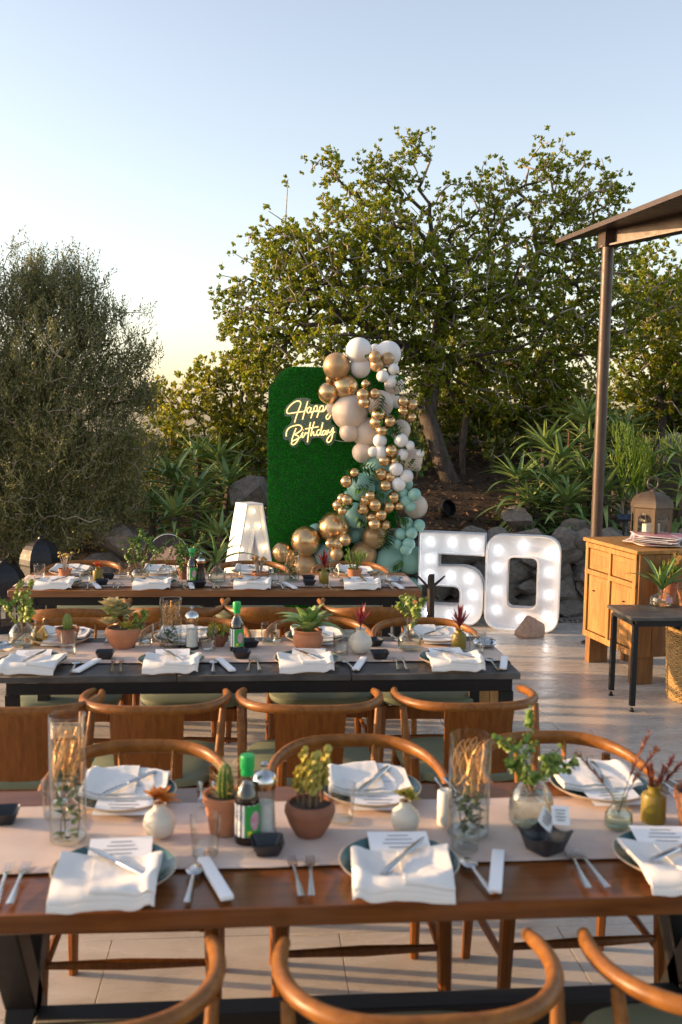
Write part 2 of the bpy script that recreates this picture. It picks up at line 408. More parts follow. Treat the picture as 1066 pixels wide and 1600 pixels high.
# ================================================================== THE SETTING
# ---- ground
def ground_z(x, y):
    def sm(a, b, t):
        t = min(max((t-a)/(b-a), 0), 1); return t*t*(3-2*t)
    bed = 8.75 if x > 1.2 else 9.35
    z = -.06
    if y > bed:
        hi = .52 if x > 1.2 else .12
        z = -.06 + sm(bed, bed+.25, y)*(hi+.06) + sm(bed+.2, 13, y)*(.9 if x > 0 else .95) + sm(12, 17, y)*.35
    if y > 18: z -= (y-18)*.05
    r = math.hypot(x, y)
    if r > 40: z -= (r-40)*.01
    if x < -4: z += 0
    if 8.9 < y < 30: z += .07*mnoise.noise(Vector((x*.9, y*.9, 0)))+.03*mnoise.noise(Vector((x*3, y*3, 3)))
    return z
def build_ground():
    xs = np.concatenate([[-900, -400, -200, -100, -60, -40, -25, -15], np.arange(-10, 10.01, .25), [15, 25, 40, 60, 100, 200, 400, 900]])
    ys = np.concatenate([[-900, -400, -100, -40, -15, 0, 8.4], np.arange(8.6, 17.01, .2), [18, 20, 23, 27, 32, 40, 60, 100, 200, 400, 900]])
    V = [(x, y, ground_z(x, y)) for y in ys for x in xs]; nx = len(xs)
    Fc = [[j*nx+i, j*nx+i+1, (j+1)*nx+i+1, (j+1)*nx+i] for j in range(len(ys)-1) for i in range(nx-1)]
    structure(obj('ground', mesh_of('ground', V, Fc), M_SOIL))
build_ground()

# ---- terrace floor of travertine slabs
def build_floor():
    rnd = random.Random(4)
    poly = [(-16, -8), (16, -8), (16, 8.72), (1.1, 8.72), (1.1, 9.32), (-16, 9.32)]
    mb = MB(); n = len(poly)
    mb.v += [(x, y, -.010) for x, y in poly]+[(x, y, -.12) for x, y in poly]
    mb.f += [[0, 1, 2, 3, 4, 5], [11, 10, 9, 8, 7, 6]]+[[i, (i+1) % n, n+(i+1) % n, n+i] for i in range(n)]
    fl = structure(mb.build('floor', M_GROUT, smooth=False))
    y = 1.55; row = 0; cache = {}
    while y < 8.7:
        hgt = .44; x = -3.6 + rnd.uniform(-.4, 0)
        xmax = 5.2 if y > 4 else 3.0
        while x < xmax:
            wd = rnd.choice((.66, .78, .92))
            key = wd
            if key not in cache:
                b = MB().box((0, 0, -.004), (wd-.003, hgt-.003, .010), bev=.0012)
                cache[key] = b.mesh('slab'); cache[key].materials.append(M_FLOOR)
            s_ = obj('slab', cache[key], None, fl, (x+wd/2, y+hgt/2, rnd.uniform(-.0006, .0006)))
            x += wd
        y += hgt; row += 1
build_floor()

# ================================================================== CHAIRS
def hoop_path(w, yb, ya, z, zb, n=28):
    """from the left arm end round the back to the right arm end (chair faces +y)"""
    pts = []
    for i in range(n+1):
        t = math.pi*(i/n); c, s = math.cos(t), math.sin(t)
        x = -w*math.copysign(abs(c)**.66, c)
        k = abs(s)**.85
        y = ya + (yb-ya)*k
        pts.append(Vector((x*(1-.10*(1-k)**3), y, z+(zb-z)*k)))
    return pts
def seat_pad(parent, w=.25, d=.225, z=.435):
    def sup(k, r):
        a = 2*math.pi*k/40; c, s = math.cos(a), math.sin(a)
        return (w*r*math.copysign(abs(c)**.55, c)*(1+.05*s), d*r*math.copysign(abs(s)**.55, s))
    prof = [(.90, z-.008), (.985, z), (1.0, z+.015), (.985, z+.028), (.93, z+.036), (.6, z+.042), (.0, z+.043)]
    mb = MB()
    for r, zz in prof:
        for k in range(40):
            x, y = sup(k, max(r, 1e-4)); mb.v.append((x, y, zz))
    for i in range(len(prof)-1):
        for k in range(40): mb.f.append([i*40+k, i*40+(k+1) % 40, (i+1)*40+(k+1) % 40, (i+1)*40+k])
    mb.f.append(list(range(40))[::-1])
    mb.build('seat', M_FABRIC, parent)
def chair_frame(parent, leg='round', rear_top=.70):
    fr = MB()
    fr.box((0, .185, .395), (.44, .022, .062), bev=.004).box((0, -.185, .395), (.42, .022, .062), bev=.004)
    for s in (-1, 1): fr.box((s*.205, 0, .395), (.022, .40, .062), bev=.004)
    fr.build('seat_frame', M_CHAIR2, parent)
    for s in (-1, 1):
        if leg == 'round':
            MB().tube([(s*.245, .20, 0), (s*.238, .198, .25), (s*.225, .195, .43)], [.012, .019, .021], 10).build('leg', M_CHAIR, parent)
            MB().tube([(s*.255, -.225, 0), (s*.248, -.21, .25), (s*.245, -.19, .44), (s*.262, -.10, rear_top)], [.012, .019, .021, .013], 10).build('leg', M_CHAIR, parent)
        else:
            MB().tube([(s*.245, .20, 0), (s*.238, .198, .25), (s*.232, .195, .43)], [.017, .023, .025], 8).build('leg', M_CHAIR2, parent)
            MB().tube([(s*.235, -.235, 0), (s*.23, -.215, .25), (s*.225, -.19, .44), (s*.215, -.205, rear_top)], [.015, .02, .022, .015], 8).build('leg', M_CHAIR2, parent)
        MB().tube([(s*.238, .195, .23), (s*.243, 0, .235), (s*.243, -.21, .23)], [.010, .0135, .010], 8).build('stretcher', M_CHAIR2, parent)
    MB().tube([(-.236, .195, .275), (0, .195, .275), (.236, .195, .275)], [.010, .016, .010], 8).build('stretcher', M_CHAIR2, parent)
def chair_splat():
    t = thing('dining_chair', '', 'chair')
    p = hoop_path(.288, -.245, .10, .705, .73)
    rad = [.0165+.002*math.sin(math.pi*i/(len(p)-1)) for i in range(len(p))]; rad[0] = rad[-1] = .0135
    MB().tube(p, rad, 12).build('armrest_hoop', M_CHAIR, t)
    def sp(u, v):
        x = (u-.5)*.265*(1-.10*(1-v)); z = .42+v*.305
        y = -.205-.045*v-.010*math.cos((u-.5)*math.pi)
        return (x, y, z)
    mb = MB().grid(lambda u, v: sp(u, v), 8, 6)
    n = len(mb.v); f = list(mb.f)
    mb.grid(lambda u, v: (sp(u, v)[0], sp(u, v)[1]+.011, sp(u, v)[2]), 8, 6)
    W = 9
    rim = [i for i in range(W)]+[j*W+8 for j in range(1, 7)]+[6*W+i for i in range(7, -1, -1)]+[j*W for j in range(5, 0, -1)]
    for a, b in zip(rim, rim[1:]+rim[:1]): mb.f.append([a, b, n+b, n+a])
    mb.build('back_splat', M_CHAIR2, t)
    seat_pad(t); chair_frame(t, 'round'); return t
def chair_hoop():
    t = thing('dining_chair', '', 'chair')
    p = hoop_path(.278, -.255, .13, .705, .745)
    n = len(p)-1
    rad = [(.013+.002*math.sin(math.pi*i/n), .0145+.009*math.sin(math.pi*i/n)**1.5) for i in range(n+1)]
    MB().tube(p, rad, 12).build('armrest_hoop', M_CHAIR, t)
    for s in (-1, 1):
        MB().tube([(s*.072, -.205, .42), (s*.085, -.247, .735)], [(.0135, .007), (.0135, .007)], 8).build('spindle', M_CHAIR, t)
    seat_pad(t); chair_frame(t, 'square'); return t
def chair_elbow():
    t = thing('dining_chair', '', 'chair')
    p = hoop_path(.29, -.25, .10, .735, .715)
    n = len(p)-1
    rad = [(.013, .015+.034*max(0, math.sin(math.pi*i/n))**5) for i in range(n+1)]
    MB().tube(p, rad, 12).build('back_rail', M_CHAIR, t)
    seat_pad(t); chair_frame(t, 'square', .70); return t

T1X = (-.30, .346, 1.0); T1F = (-.335, .335, .985)
T2X = (-.89, -.326, .238, .857); T3X = (-1.15, -.583, .015, .684)
def seat_chairs(maker, xs, y, face, specs, group, rnd):
    proto = None
    for x, lab in zip(xs, specs):
        c = maker() if proto is None else copy_tree(proto)
        proto = proto or c
        c.location = (x+rnd.uniform(-.012, .012), y+rnd.uniform(-.02, .02), 0)
        c.rotation_euler = (0, 0, (0 if face > 0 else math.pi)+rnd.uniform(-.05, .05))
        tag(c, lab, 'chair', group)
rnd = random.Random(11)
seat_chairs(chair_splat, (-.33, .337, .985), 1.885, 1,
            ('curved wood chair pulled up to the brown table, facing the red succulent vase',
             'curved wood chair pulled up to the brown table, facing the white candle',
             'curved wood chair pulled up to the brown table, facing the olive bottle'), 'chairs on the near side of the brown table', rnd)
seat_chairs(chair_hoop, T1F, 2.885, -1,
            ('two spindle hoop chair behind the tallest glass cylinder on the brown table',
             'two spindle hoop chair behind the terracotta bowl on the brown table',
             'two spindle hoop chair behind the tagged clear vase on the brown table'), 'hoop chairs on the far side of the brown table', rnd)
seat_chairs(chair_splat, (-.845, -.345, .24, .845), 3.80, 1,
            ('plywood splat chair at the stone table, facing the small green cactus',
             'plywood splat chair at the stone table, facing the glass cylinder and salt mill',
             'plywood splat chair at the stone table, facing the large agave pot',
             'plywood splat chair at the right end of the stone table, by its last napkin'), 'splat chairs on the near side of the stone table', rnd)
seat_chairs(chair_hoop, (-.86, -.27, .33, .86), 4.79, -1,
            ('two spindle hoop chair behind the stone table, beyond the small cactus',
             'two spindle hoop chair behind the stone table, beyond the glass cylinder',
             'two spindle hoop chair behind the stone table, beyond the agave pot',
             'two spindle hoop chair behind the stone table, beyond the olive bottle'), 'hoop chairs on the far side of the stone table', rnd)
seat_chairs(chair_elbow, (-.96, -.42, .12, .69), 5.575, 1,
            ('elbow chair with wide curved rail at the plank table, facing the orange bloom pot',
             'elbow chair with wide curved rail at the plank table, facing the black mill',
             'elbow chair with wide curved rail at the plank table, facing the glass cylinder',
             'elbow chair with wide curved rail at the plank table, facing the pencil plant pot'), 'elbow chairs on the near side of the plank table', rnd)
seat_chairs(chair_hoop, (-1.15, -.583, .015, .684), 6.80, -1,
            ('hoop chair behind the plank table beside the black dome lantern',
             'hoop chair behind the plank table before the face cutout',
             'hoop chair behind the plank table before the lit letter',
             'hoop chair behind the plank table before the mint balloons'), 'hoop chairs on the far side of the plank table', rnd)

# ================================================================== TABLES
TZ = .75
def tables():
    t = thing('dining_table', 'long glossy brown wood table on black trestles with pink runner', 'table', (.35, 2.395, 0))
    for i in range(3):
        MB().box((0, -.233+.2335*i, TZ-.0225), (3.3, .232, .045), bev=.0025).build('plank', M_TABLE, t)
    for sx in (-.90, .80):
        tr = MB()
        for a in (-1, 1):
            rot = Matrix.Rotation(a*R(32), 3, 'X')
            tr.box((sx, 0, .352), (.075, .075, .82), rot, .004)
        tr.box((sx, 0, .69), (.085, .56, .028), bev=.003)
        tr.build('trestle', M_STEEL, t)
    MB().box((-.05, -.05, .235), (1.62, .07, .22), bev=.004).build('stretcher', M_STEEL, t)
    t = thing('dining_table', 'dark grey stone topped table with square black steel legs', 'table', (.062, 4.315, 0))
    for i in range(3):
        MB().box((-.708+.708*i, 0, TZ-.014), (.706, .69, .028), bev=.003).build('stone_slab', M_STONE, t)
    MB().box((0, -.31, .695), (2.06, .045, .05), bev=.002).box((0, .31, .695), (2.06, .045, .05), bev=.002).box((-1.01, 0, .695), (.045, .57, .05)).box((1.01, 0, .695), (.045, .57, .05)).build('apron', M_STEEL, t)
    for sx in (-1, 1):
        for sy in (-1, 1):
            MB().box((sx*1.012, sy*.30, .334), (.052, .052, .668), bev=.002).build('leg', M_STEEL, t)
    t = thing('dining_table', 'long plank topped wood table before the balloons and lit letters', 'table', (-.19, 6.265, 0))
    for i in range(4):
        MB().box((0, -.255+.17*i, TZ-.02), (2.46, .168, .04), bev=.002).build('plank', M_TABLE3, t)
    MB().box((0, -.28, .68), (2.2, .04, .055)).box((0, .28, .68), (2.2, .04, .055)).build('apron', M_STEEL, t)
    for sx in (-1, 1):
        for sy in (-1, 1):
            MB().box((sx*1.1, sy*.28, .34), (.06, .06, .68), bev=.002).build('leg', M_STEEL, t)
tables()
def runner(x0, x1, y0, y1, lab, seed, hang=(False, False), drop=.2):
    # cloth strip following the table top, falling over the ends where it reaches them
    L = x1-x0
    def fn(u, v):
        tot = L+(drop if hang[0] else 0)+(drop if hang[1] else 0)
        s = u*tot-(drop if hang[0] else 0)
        w = .0022*mnoise.noise(Vector((s*5, v*3, seed)))+.0012*mnoise.noise(Vector((s*22, v*9, seed+4)))
        y = y0+(y1-y0)*v+.006*mnoise.noise(Vector((s*2.2, v*.5, seed+9)))
        z = TZ+.0065+w
        if s < 0: return (x0-.008-.004*w, y, TZ+.004+s)
        if s > L: return (x1+.008+.004*w, y, TZ+.004-(s-L))
        return (x0+s, y, max(z, TZ+.0035))
    me = MB().grid(fn, 150, 14).mesh('table_runner', True, 60, False)
    tag(obj('table_runner', me, M_RUNNER), lab, 'table runner')
runner(-1.28, 1.98, 2.225, 2.615, 'pale pink linen runner along the glossy brown wood table', 1)
runner(-1.0, 1.124, 4.155, 4.53, 'pale pink linen runner along the dark stone table', 2, (True, True))
runner(-1.42, 1.04, 6.03, 6.45, 'pale pink linen runner along the plank table', 3, (True, True), .1)

# ================================================================== TABLE SETTINGS
def plate_meshes():
    up = [(0.0005, .0075), (.075, .0085), (.105, .012), (.128, .021), (.136, .0265)]
    dn = [(.055, .0), (.075, .002), (.112, .008), (.137, .0235), (.140, .0275), (.1365, .0275)]
    a = MB().open_lathe(dn, 40).mesh('plate_body'); b = MB().open_lathe(up, 40).mesh('glaze'); return a, b
PL_A, PL_B = plate_meshes()
def plate(p, label):
    t = thing('plate', label, 'plate', p)
    obj('plate_body', PL_A, M_CREAMRIM, t); obj('glaze', PL_B, M_TEAL, t); return t
def napkin_mesh(seed, w=.232, back=.055, front=.158):
    rn = random.Random(seed); ph = rn.uniform(0, 6); side = rn.choice((-1, 1)); tw = rn.uniform(-.10, .10)
    def surf(u, v, lay):                   # u across, v from the plate middle (0) to the diner (1)
        y = back-(back+front)*v+.006*math.sin(u*3.1+ph)*(1-v)
        x = (u-.5)*w*(1-.04*v)+tw*(v-.5)*.12
        r = math.hypot(x, y)
        h = .006+max(0, r-.075)*.22 if r < .138 else .0195-(r-.138)*.50
        h = max(h, .0035)
        if y < -.146: h -= (-.146-y)*1.5
        h += .0045*(1+math.sin(u*4.2+v*2.0+ph))*(.3+.7*v)*.5
        e = side*(u-.5)+.5
        h += .013*math.exp(-((e-.06)/.07)**2)*(.35+.65*v)            # rolled fold along one side
        h += .0022*mnoise.noise(Vector((x*22, y*22, seed)))+.0012*mnoise.noise(Vector((x*60, y*60, seed+7)))
        return Vector((x, y, h+lay))
    mb = MB()
    c0 = rn.uniform(.25, .5)
    for top, u0, u1, v0, v1 in ((.0070, 0, 1, 0, 1), (.0115, .01, .99, .02, .97), (.0165, c0, .985, .10, .95)):
        n0 = len(mb.v)
        mb.grid(lambda u, v: surf(u0+(u1-u0)*u+.03*(v-.5)*(u0 > .1), v0+(v1-v0)*v, top), 22, 18); n = len(mb.v)
        mb.grid(lambda u, v: surf(u0+(u1-u0)*u+.03*(v-.5)*(u0 > .1), v0+(v1-v0)*v, top-.0038), 22, 18)
        W = 23; rim = list(range(W))+[j*W+22 for j in range(1, 19)]+[18*W+i for i in range(21, -1, -1)]+[j*W for j in range(17, 0, -1)]
        for p, q in zip(rim, rim[1:]+rim[:1]): mb.f.append([n0+p, n0+q, n+q, n+p])
    return mb.mesh('napkin', True, 60)
NAPK = [napkin_mesh(s) for s in range(5)]
def fork_mesh():
    mb = MB()
    mb.tube([(0, -.095, .004), (0, -.06, .005), (0, -.01, .009), (0, .03, .011), (0, .045, .008)], [(.0085, .002), (.007, .002), (.0033, .0022), (.004, .002), (.010, .0016)], 8)
    for k in range(4):
        x = -.0088+.00587*k
        mb.tube([(x, .043, .008), (x, .07, .0055), (x*.97, .098, .008)], [(.0017, .0011), (.0016, .0011), (.0009, .0008)], 6)
    return mb.mesh('fork')
def knife_meshes():
    h = MB().tube([(0, -.11, .004), (0, -.09, .0045), (0, -.02, .0048), (0, .0, .004)], [(.0065, .003), (.0088, .0042), (.0075, .0042), (.005, .003)], 10).mesh('handle')
    b = MB().tube([(0, 0, .004), (.001, .03, .004), (.002, .08, .004), (-.001, .115, .004)], [(.006, .0012), (.0098, .0011), (.0095, .0009), (.002, .0006)], 8).mesh('blade')
    return h, b
def spoon_mesh():
    mb = MB().tube([(0, -.10, .004), (0, -.05, .005), (0, .02, .009)], [(.0085, .002), (.006, .002), (.003, .0022)], 8)
    mb.ball((0, .05, .008), .021, 12, 6, (.95, 1.45, .22)); return mb.mesh('spoon')
FORK = fork_mesh(); KNH, KNB = knife_meshes(); SPOON = spoon_mesh()
CHOP = MB().box((0, 0, .006), (.030, .21, .011), bev=.004, seg=2).mesh('chopstick_sleeve')
CARD = MB().grid(lambda u, v: ((u-.5)*.145, (v-.5)*.21, .002+.004*(u-.5)**2), 6, 6).mesh('menu_card', fix=False)
INKS = MB()
for k in range(9):
    w_ = .05+.04*((k*37) % 11)/11
    INKS.box((0, .085-.018*k, .0032), (w_, .0035, .0004))
INKS = INKS.mesh('printed_text', False)
def setting(x, yc, face, tname, mark, rn, edge, menu=True, forks=True, chop=True, knife_on=True, far=False):
    """one place setting; face=+1 diner sits on the -y side"""
    p = Vector((x, yc, TZ+.0075 if far or face else TZ))
    s = face
    rot = 0 if s > 0 else math.pi
    plate((x, yc, TZ+.0085), 'teal clay rimmed plate on the %s, %s' % (tname, mark))
    if menu:
        c = obj('menu_card', CARD, M_PAPER, None, (x+rn.uniform(-.01, .015), yc+s*.035, TZ+.030), (s*R(5), 0, rot+rn.uniform(-.12, .12)))
        obj('printed_text', INKS, M_INK, c); tag(c, 'white menu card under a napkin on the %s, %s' % (tname, mark), 'menu')
    n = obj('napkin', NAPK[rn.randrange(5)], M_NAPKIN, None, (x+rn.uniform(-.01, .01), yc, TZ+.0105+(.008 if menu else 0)), rot+rn.uniform(-.05, .05))
    tag(n, 'folded white napkin on the %s, %s' % (tname, mark), 'napkin')
    if knife_on:
        k = thing('knife', 'steel knife on the napkin on the %s, %s' % (tname, mark), 'knife', (x+.01, yc-s*.01, TZ+.047), rot+rn.uniform(-1.0, .9))
        obj('handle', KNH, M_SILVER, k); obj('blade', KNB, M_SILVER, k)
    if forks:
        for q in range(2):
            f = obj('fork', FORK, M_SILVER, None, (x-s*(.205+.033*q), yc-s*.02, TZ+.0075), rot+rn.uniform(-.10, .10))
            tag(f, '%s steel fork of the pair on the %s, %s' % (('inner', 'outer')[q], tname, mark), 'fork', 'pairs of forks')
    sp = obj('spoon', SPOON, M_SILVER, None, (x+s*.175, yc-s*.03, TZ+.0075), rot+rn.uniform(-.1, .25))
    tag(sp, 'steel spoon beside the plate on the %s, %s' % (tname, mark), 'spoon')
    if chop:
        cs = obj('chopstick_sleeve', CHOP, M_PAPER, None, (x+s*.225, yc-s*.02, TZ+.007), rot+rn.choice((-.28, .3, .12)))
        tag(cs, 'white paper chopstick sleeve on the %s, %s' % (tname, mark), 'chopsticks')
rn = random.Random(5)
for x, mk, r_ in zip(T1X, ('by the red succulent vase', 'by the white candle', 'by the round bud vase'), range(3)):
    setting(x, 2.185, 1, 'brown table', mk, rn, 2.047)
for x, mk in zip(T1F, ('behind the red succulent vase', 'behind the yellow succulent vase', 'behind the tagged vase')):
    setting(x, 2.645, -1, 'brown table', mk, rn, 2.74, chop=False)
for x, mk in zip(T2X, ('by the small cactus', 'by the salt mill', 'by the agave pot', 'by the olive bottle')):
    setting(x, 4.115, 1, 'stone table', mk, rn, 3.98)
for x, mk in zip((-.86, -.30, .30, .86), ('behind the small cactus', 'behind the glass cylinder', 'behind the agave pot', 'behind the olive bottle')):
    setting(x, 4.545, -1, 'stone table', mk, rn, 4.65, chop=False)
for x, mk in zip(T3X, ('by the orange bloom pot', 'by the sprig vase', 'by the glass cylinder', 'by the pencil plant')):
    setting(x, 6.055, 1, 'plank table', mk, rn, 5.92)
for x, mk in zip(T3X, ('behind the orange bloom pot', 'behind the sprig vase', 'behind the glass cylinder', 'behind the pencil plant')):
    setting(x, 6.475, -1, 'plank table', mk, rn, 6.6, chop=False, forks=False)

# ================================================================== TABLEWARE
RZ = TZ+.0085        # top of runner
def on(px, py, z=RZ): return at(px, py, z)
TUMB = MB().open_lathe([(.0005, .009), (.028, .0085), (.0285, .001), (.031, .004), (.034, .05), (.0365, .098), (.0352, .0985)], 28).mesh('tumbler')
def tumbler(px, py, lab, z=RZ, sc=1.0):
    o = tag(obj('tumbler', TUMB, M_GLASS, None, on(px, py, z)), lab, 'glass'); o.scale = (sc, sc, sc)
def dish_mesh(w, h, corner=0.):
    mb = MB(); rings = [(.60, 0.), (.66, .0), (.98, 1.0), (1.0, 1.02), (.94, 1.0), (.62, .14), (.0005, .14)]
    for r, z in rings:
        for k in range(32):
            a = 2*math.pi*(k+.5)/32; c, s = math.cos(a), math.sin(a)
            q = 1/max(abs(c), abs(s)); q = 1+(min(q, 1.30)-1)*.95
            lift = corner*max(0, (q-1)/.3)*z
            mb.v.append((w*r*q*c, w*r*q*s, h*z+lift))
    for i in range(len(rings)-1):
        for k in range(32): mb.f.append([i*32+k, i*32+(k+1) % 32, (i+1)*32+(k+1) % 32, (i+1)*32+k])
    mb.f.append(list(range(32))[::-1]); return mb.mesh('sauce_dish')
DISH = dish_mesh(.040, .030); DISHB = dish_mesh(.052, .036, .016)
def dish(px, py, lab, rot=0., big=False, z=RZ):
    tag(obj('sauce_dish', DISHB if big else DISH, M_BLACK, None, on(px, py, z), rot), lab, 'dish')

def leafy(mb, pos, d, L, W, curl=.2, fold=.15, seg=4, up=Vector((0, 0, 1))):
    """one leaf blade starting at pos, along d, drooping"""
    d = Vector(d).normalized(); side = d.cross(up)
    side = side.normalized() if side.length > 1e-4 else Vector((1, 0, 0))
    nrm = side.cross(d)
    base = len(mb.v)
    for i in range(seg+1):
        t = i/seg; w = W*math.sin(math.pi*(.12+.88*t)**.8)*(1 if t < 1 else 0) if seg > 2 else W*(1-t)
        c = Vector(pos)+d*(L*t)-up*(curl*L*t*t)
        mb.v.append(tuple(c+side*w+nrm*fold*w)); mb.v.append(tuple(c)); mb.v.append(tuple(c-side*w+nrm*fold*w))
    for i in range(seg):
        a = base+i*3; mb.f.append([a, a+1, a+4, a+3]); mb.f.append([a+1, a+2, a+5, a+4])
def blob_leaf(mb, c, r, d=(0, 0, 1), flat=.35):
    d = Vector(d).normalized(); q = d.to_track_quat('Z', 'Y').to_matrix().to_4x4()
    M = Matrix.Translation(Vector(c)) @ q
    n = 7; vs_ = [(0, 0, r*flat)]+[(r*math.cos(2*math.pi*k/n), r*math.sin(2*math.pi*k/n), 0) for k in range(n)]+[(0, 0, -r*flat)]
    fs = [[0, 1+k, 1+(k+1) % n] for k in range(n)]+[[n+1, 1+(k+1) % n, 1+k] for k in range(n)]
    mb.add(vs_, fs, M)
def sprig(rn, stems, h, spread, leaf=.010, nleaf=26, lean=(0, 0)):
    """branching jade-like stems with round leaves -> (stem mesh, leaf mesh); starts below z=0 inside its vase"""
    st, lf = MB(), MB()
    def branch(p, d, L, r, depth):
        pts = [Vector(p)]; dd = Vector(d).normalized()
        for i in range(5):
            dd = (dd+Vector((rn.uniform(-.25, .25), rn.uniform(-.25, .25), rn.uniform(-.05, .15)))).normalized()
            pts.append(pts[-1]+dd*L/5)
        st.tube(pts, [r*(1-.12*i) for i in range(6)], 6)
        for i in range(1 if depth else 2, 6):
            for k in range(max(1, nleaf//(8 if depth == 0 else 6))):
                o = Vector((rn.gauss(0, 1), rn.gauss(0, 1), rn.gauss(0, .8))).normalized()
                blob_leaf(lf, pts[i]+o*leaf*1.3+Vector((0, 0, rn.uniform(-.006, .006))), leaf*rn.uniform(.6, 1.15), o+Vector((0, 0, .8)), .28)
        if depth < 2:
            for k in range(rn.choice((2, 3)) if depth == 0 else rn.choice((0, 1, 2))):
                i = rn.randrange(2, 6)
                o = Vector((rn.uniform(-1, 1), rn.uniform(-1, 1), rn.uniform(.0, .8))).normalized()
                branch(pts[i], (dd*.5+o).normalized(), L*rn.uniform(.35, .55), r*.65, depth+1)
    for k in range(stems):
        a = 2*math.pi*k/stems+rn.uniform(-.4, .4)
        d = Vector((math.cos(a)*spread+lean[0], math.sin(a)*spread*.7+lean[1], 1))
        branch((math.cos(a)*.006, math.sin(a)*.006, -.09), d*1.0, h+.09, .0035, 0)
    return st.mesh('stem', fix=False), lf.mesh('leaves', True, 30)
def put_sprig(loc, rn, lab, stems=3, h=.22, spread=.35, leaf=.010, nleaf=26, m=None, lean=(0, 0), cat='plant'):
    t = thing('leafy_sprig', lab, cat, loc)
    a, b = sprig(rn, stems, h, spread, leaf, nleaf, lean)
    obj('stem', a, M_STEM, t); obj('foliage', b, m or M_JADE, t)

def flask(px, py, r, h, lab, neck=.35, m=None, z=RZ, water=.45):
    p = on(px, py, z); n = r*neck
    prof = [(.0005, .0), (r*.75, .0), (r*.96, h*.06), (r, h*.25), (r*.93, h*.45), (r*.62, h*.62), (n, h*.72), (n*.95, h*.90), (n*1.2, h)]
    inner = [(x*.93, z_+.004) for x, z_ in prof[1:]][::-1]
    t = thing('glass_vase', lab, 'vase', p)
    MB().open_lathe(prof, 28).build('glass_body', m or M_GLASS, t)
    if water:
        wz = h*water
        wp = [(.0005, .004), (r*.72, .004), (r*.93, h*.07), (r*.965, h*.25), (r*.90, min(wz, h*.45)), (.0005, min(wz, h*.45)+.001)]
        MB().lathe(wp, 24).build('water', M_WATER, t)
    return p+Vector((0, 0, h))
M_WATER = glassmat('vase_water', (.93, .94, .88), .05, (.6, .6, .4), .02, 1.2)

def cylinder_vase(px, py, r, h, lab, rn, z=RZ, inside_lab='', fill=.5):
    p = on(px, py, z)
    t = thing('glass_cylinder', lab, 'vase', p)
    MB().open_lathe([(.0005, .010), (r*.93, .010), (r*.94, .001), (r, .003), (r, h), (r*.95, h)], 36).build('glass_wall', M_GLASS, t)
    # leafy cuttings and curling copper wire lights inside
    t2 = thing('cuttings', inside_lab, 'plant', p+Vector((0, 0, .009)))
    lf = MB(); st = MB(); wi = MB(); bl = MB()
    for k in range(46):
        a = rn.uniform(0, 6.28); rr = r*.8*math.sqrt(rn.random()); zz = rn.uniform(.004, h*fill)
        d = Vector((math.cos(a), math.sin(a), rn.uniform(-.2, 1)))
        leafy(lf, (rr*.5*math.cos(a), rr*.5*math.sin(a), zz), d, min(r*.75, .028), .009, .25)
    for k in range(3):
        pts = [(r*.5*math.cos(k*2.1), r*.5*math.sin(k*2.1), .002)]
        for i in range(6): pts.append((r*.62*math.cos(k*2.1+i*.7), r*.62*math.sin(k*2.1+i*.7), .002+h*.9*(i+1)/6*rn.uniform(.85, 1)))
        st.tube(catmull(pts, 3), .0017, 5)
    for k in range(4):
        a0 = rn.uniform(0, 6.28); pts = []
        for i in range(16):
            a = a0+i*.9; q = r*(.45+.42*math.sin(i*1.7+k)); pts.append((q*math.cos(a), q*math.sin(a), h*(.35+.58*((i*.618+k*.3) % 1))))
        wi.tube(catmull(pts, 3), .0008, 4)
    lf.build('leaves', M_LEAFC, t2, fix=False); st.build('stem', M_STEM, t2, fix=False)
    wi.build('copper_wire', M_VINE, t2, fix=False)
M_LEAFC = leafmat('cut_leaf', (.03, .075, .02), (.07, .13, .035), (.16, .20, .06), .25)

def round_vase(px, py, r, lab, z=RZ):
    p = on(px, py, z); h = r*2.1
    prof = [(.0005, 0), (r*.5, 0), (r*.82, r*.25), (r, r*.85), (r*.86, r*1.4), (r*.42, r*1.75), (r*.36, r*1.95), (r*.46, h), (r*.36, h), (r*.28, r*1.9), (.0005, r*1.7)]
    tag(MB().lathe(prof, 32).build('round_vase', M_CREAM, None, p), lab, 'vase'); return p+Vector((0, 0, h))
def bottle_vase(px, py, r, h, lab, z=RZ):
    p = on(px, py, z)
    prof = [(.0005, 0), (r*.95, 0), (r, .004), (r, h*.68), (r*.92, h*.76), (r*.5, h*.83), (r*.45, h*.9), (r*.60, h), (r*.45, h), (r*.35, h*.9), (.0005, h*.8)]
    tag(MB().lathe(prof, 28).build('bottle_vase', M_OLIVE, None, p), lab, 'vase'); return p+Vector((0, 0, h))
def rosette(mb, c, n, L, W, rn, curl=.1, el=(.3, 1.2)):
    for k in range(n):
        a = k*2.4; e = el[0]+(el[1]-el[0])*(k/n)
        leafy(mb, c, (math.cos(a)*math.cos(e), math.sin(a)*math.cos(e), math.sin(e)), L*(1-.4*k/n)*rn.uniform(.85, 1.1), W, curl, .5, 4)
def succulent_top(loc, rn, lab, m, n=26, L=.045, W=.010):
    t = thing('succulent', lab, 'succulent', Vector(loc)-Vector((0, 0, .02)))
    st = MB().tube([(0, 0, -.02), (0, 0, .022)], .005, 6).build('stem', M_STEM, t)
    lf = MB()
    for k in range(4):
        a = k*1.7; rosette(lf, (math.cos(a)*.012, math.sin(a)*.012, .02+.006*k), n//3, L, W, rn, .05, (.1, 1.3))
    lf.build('leaves', m, t, fix=False)
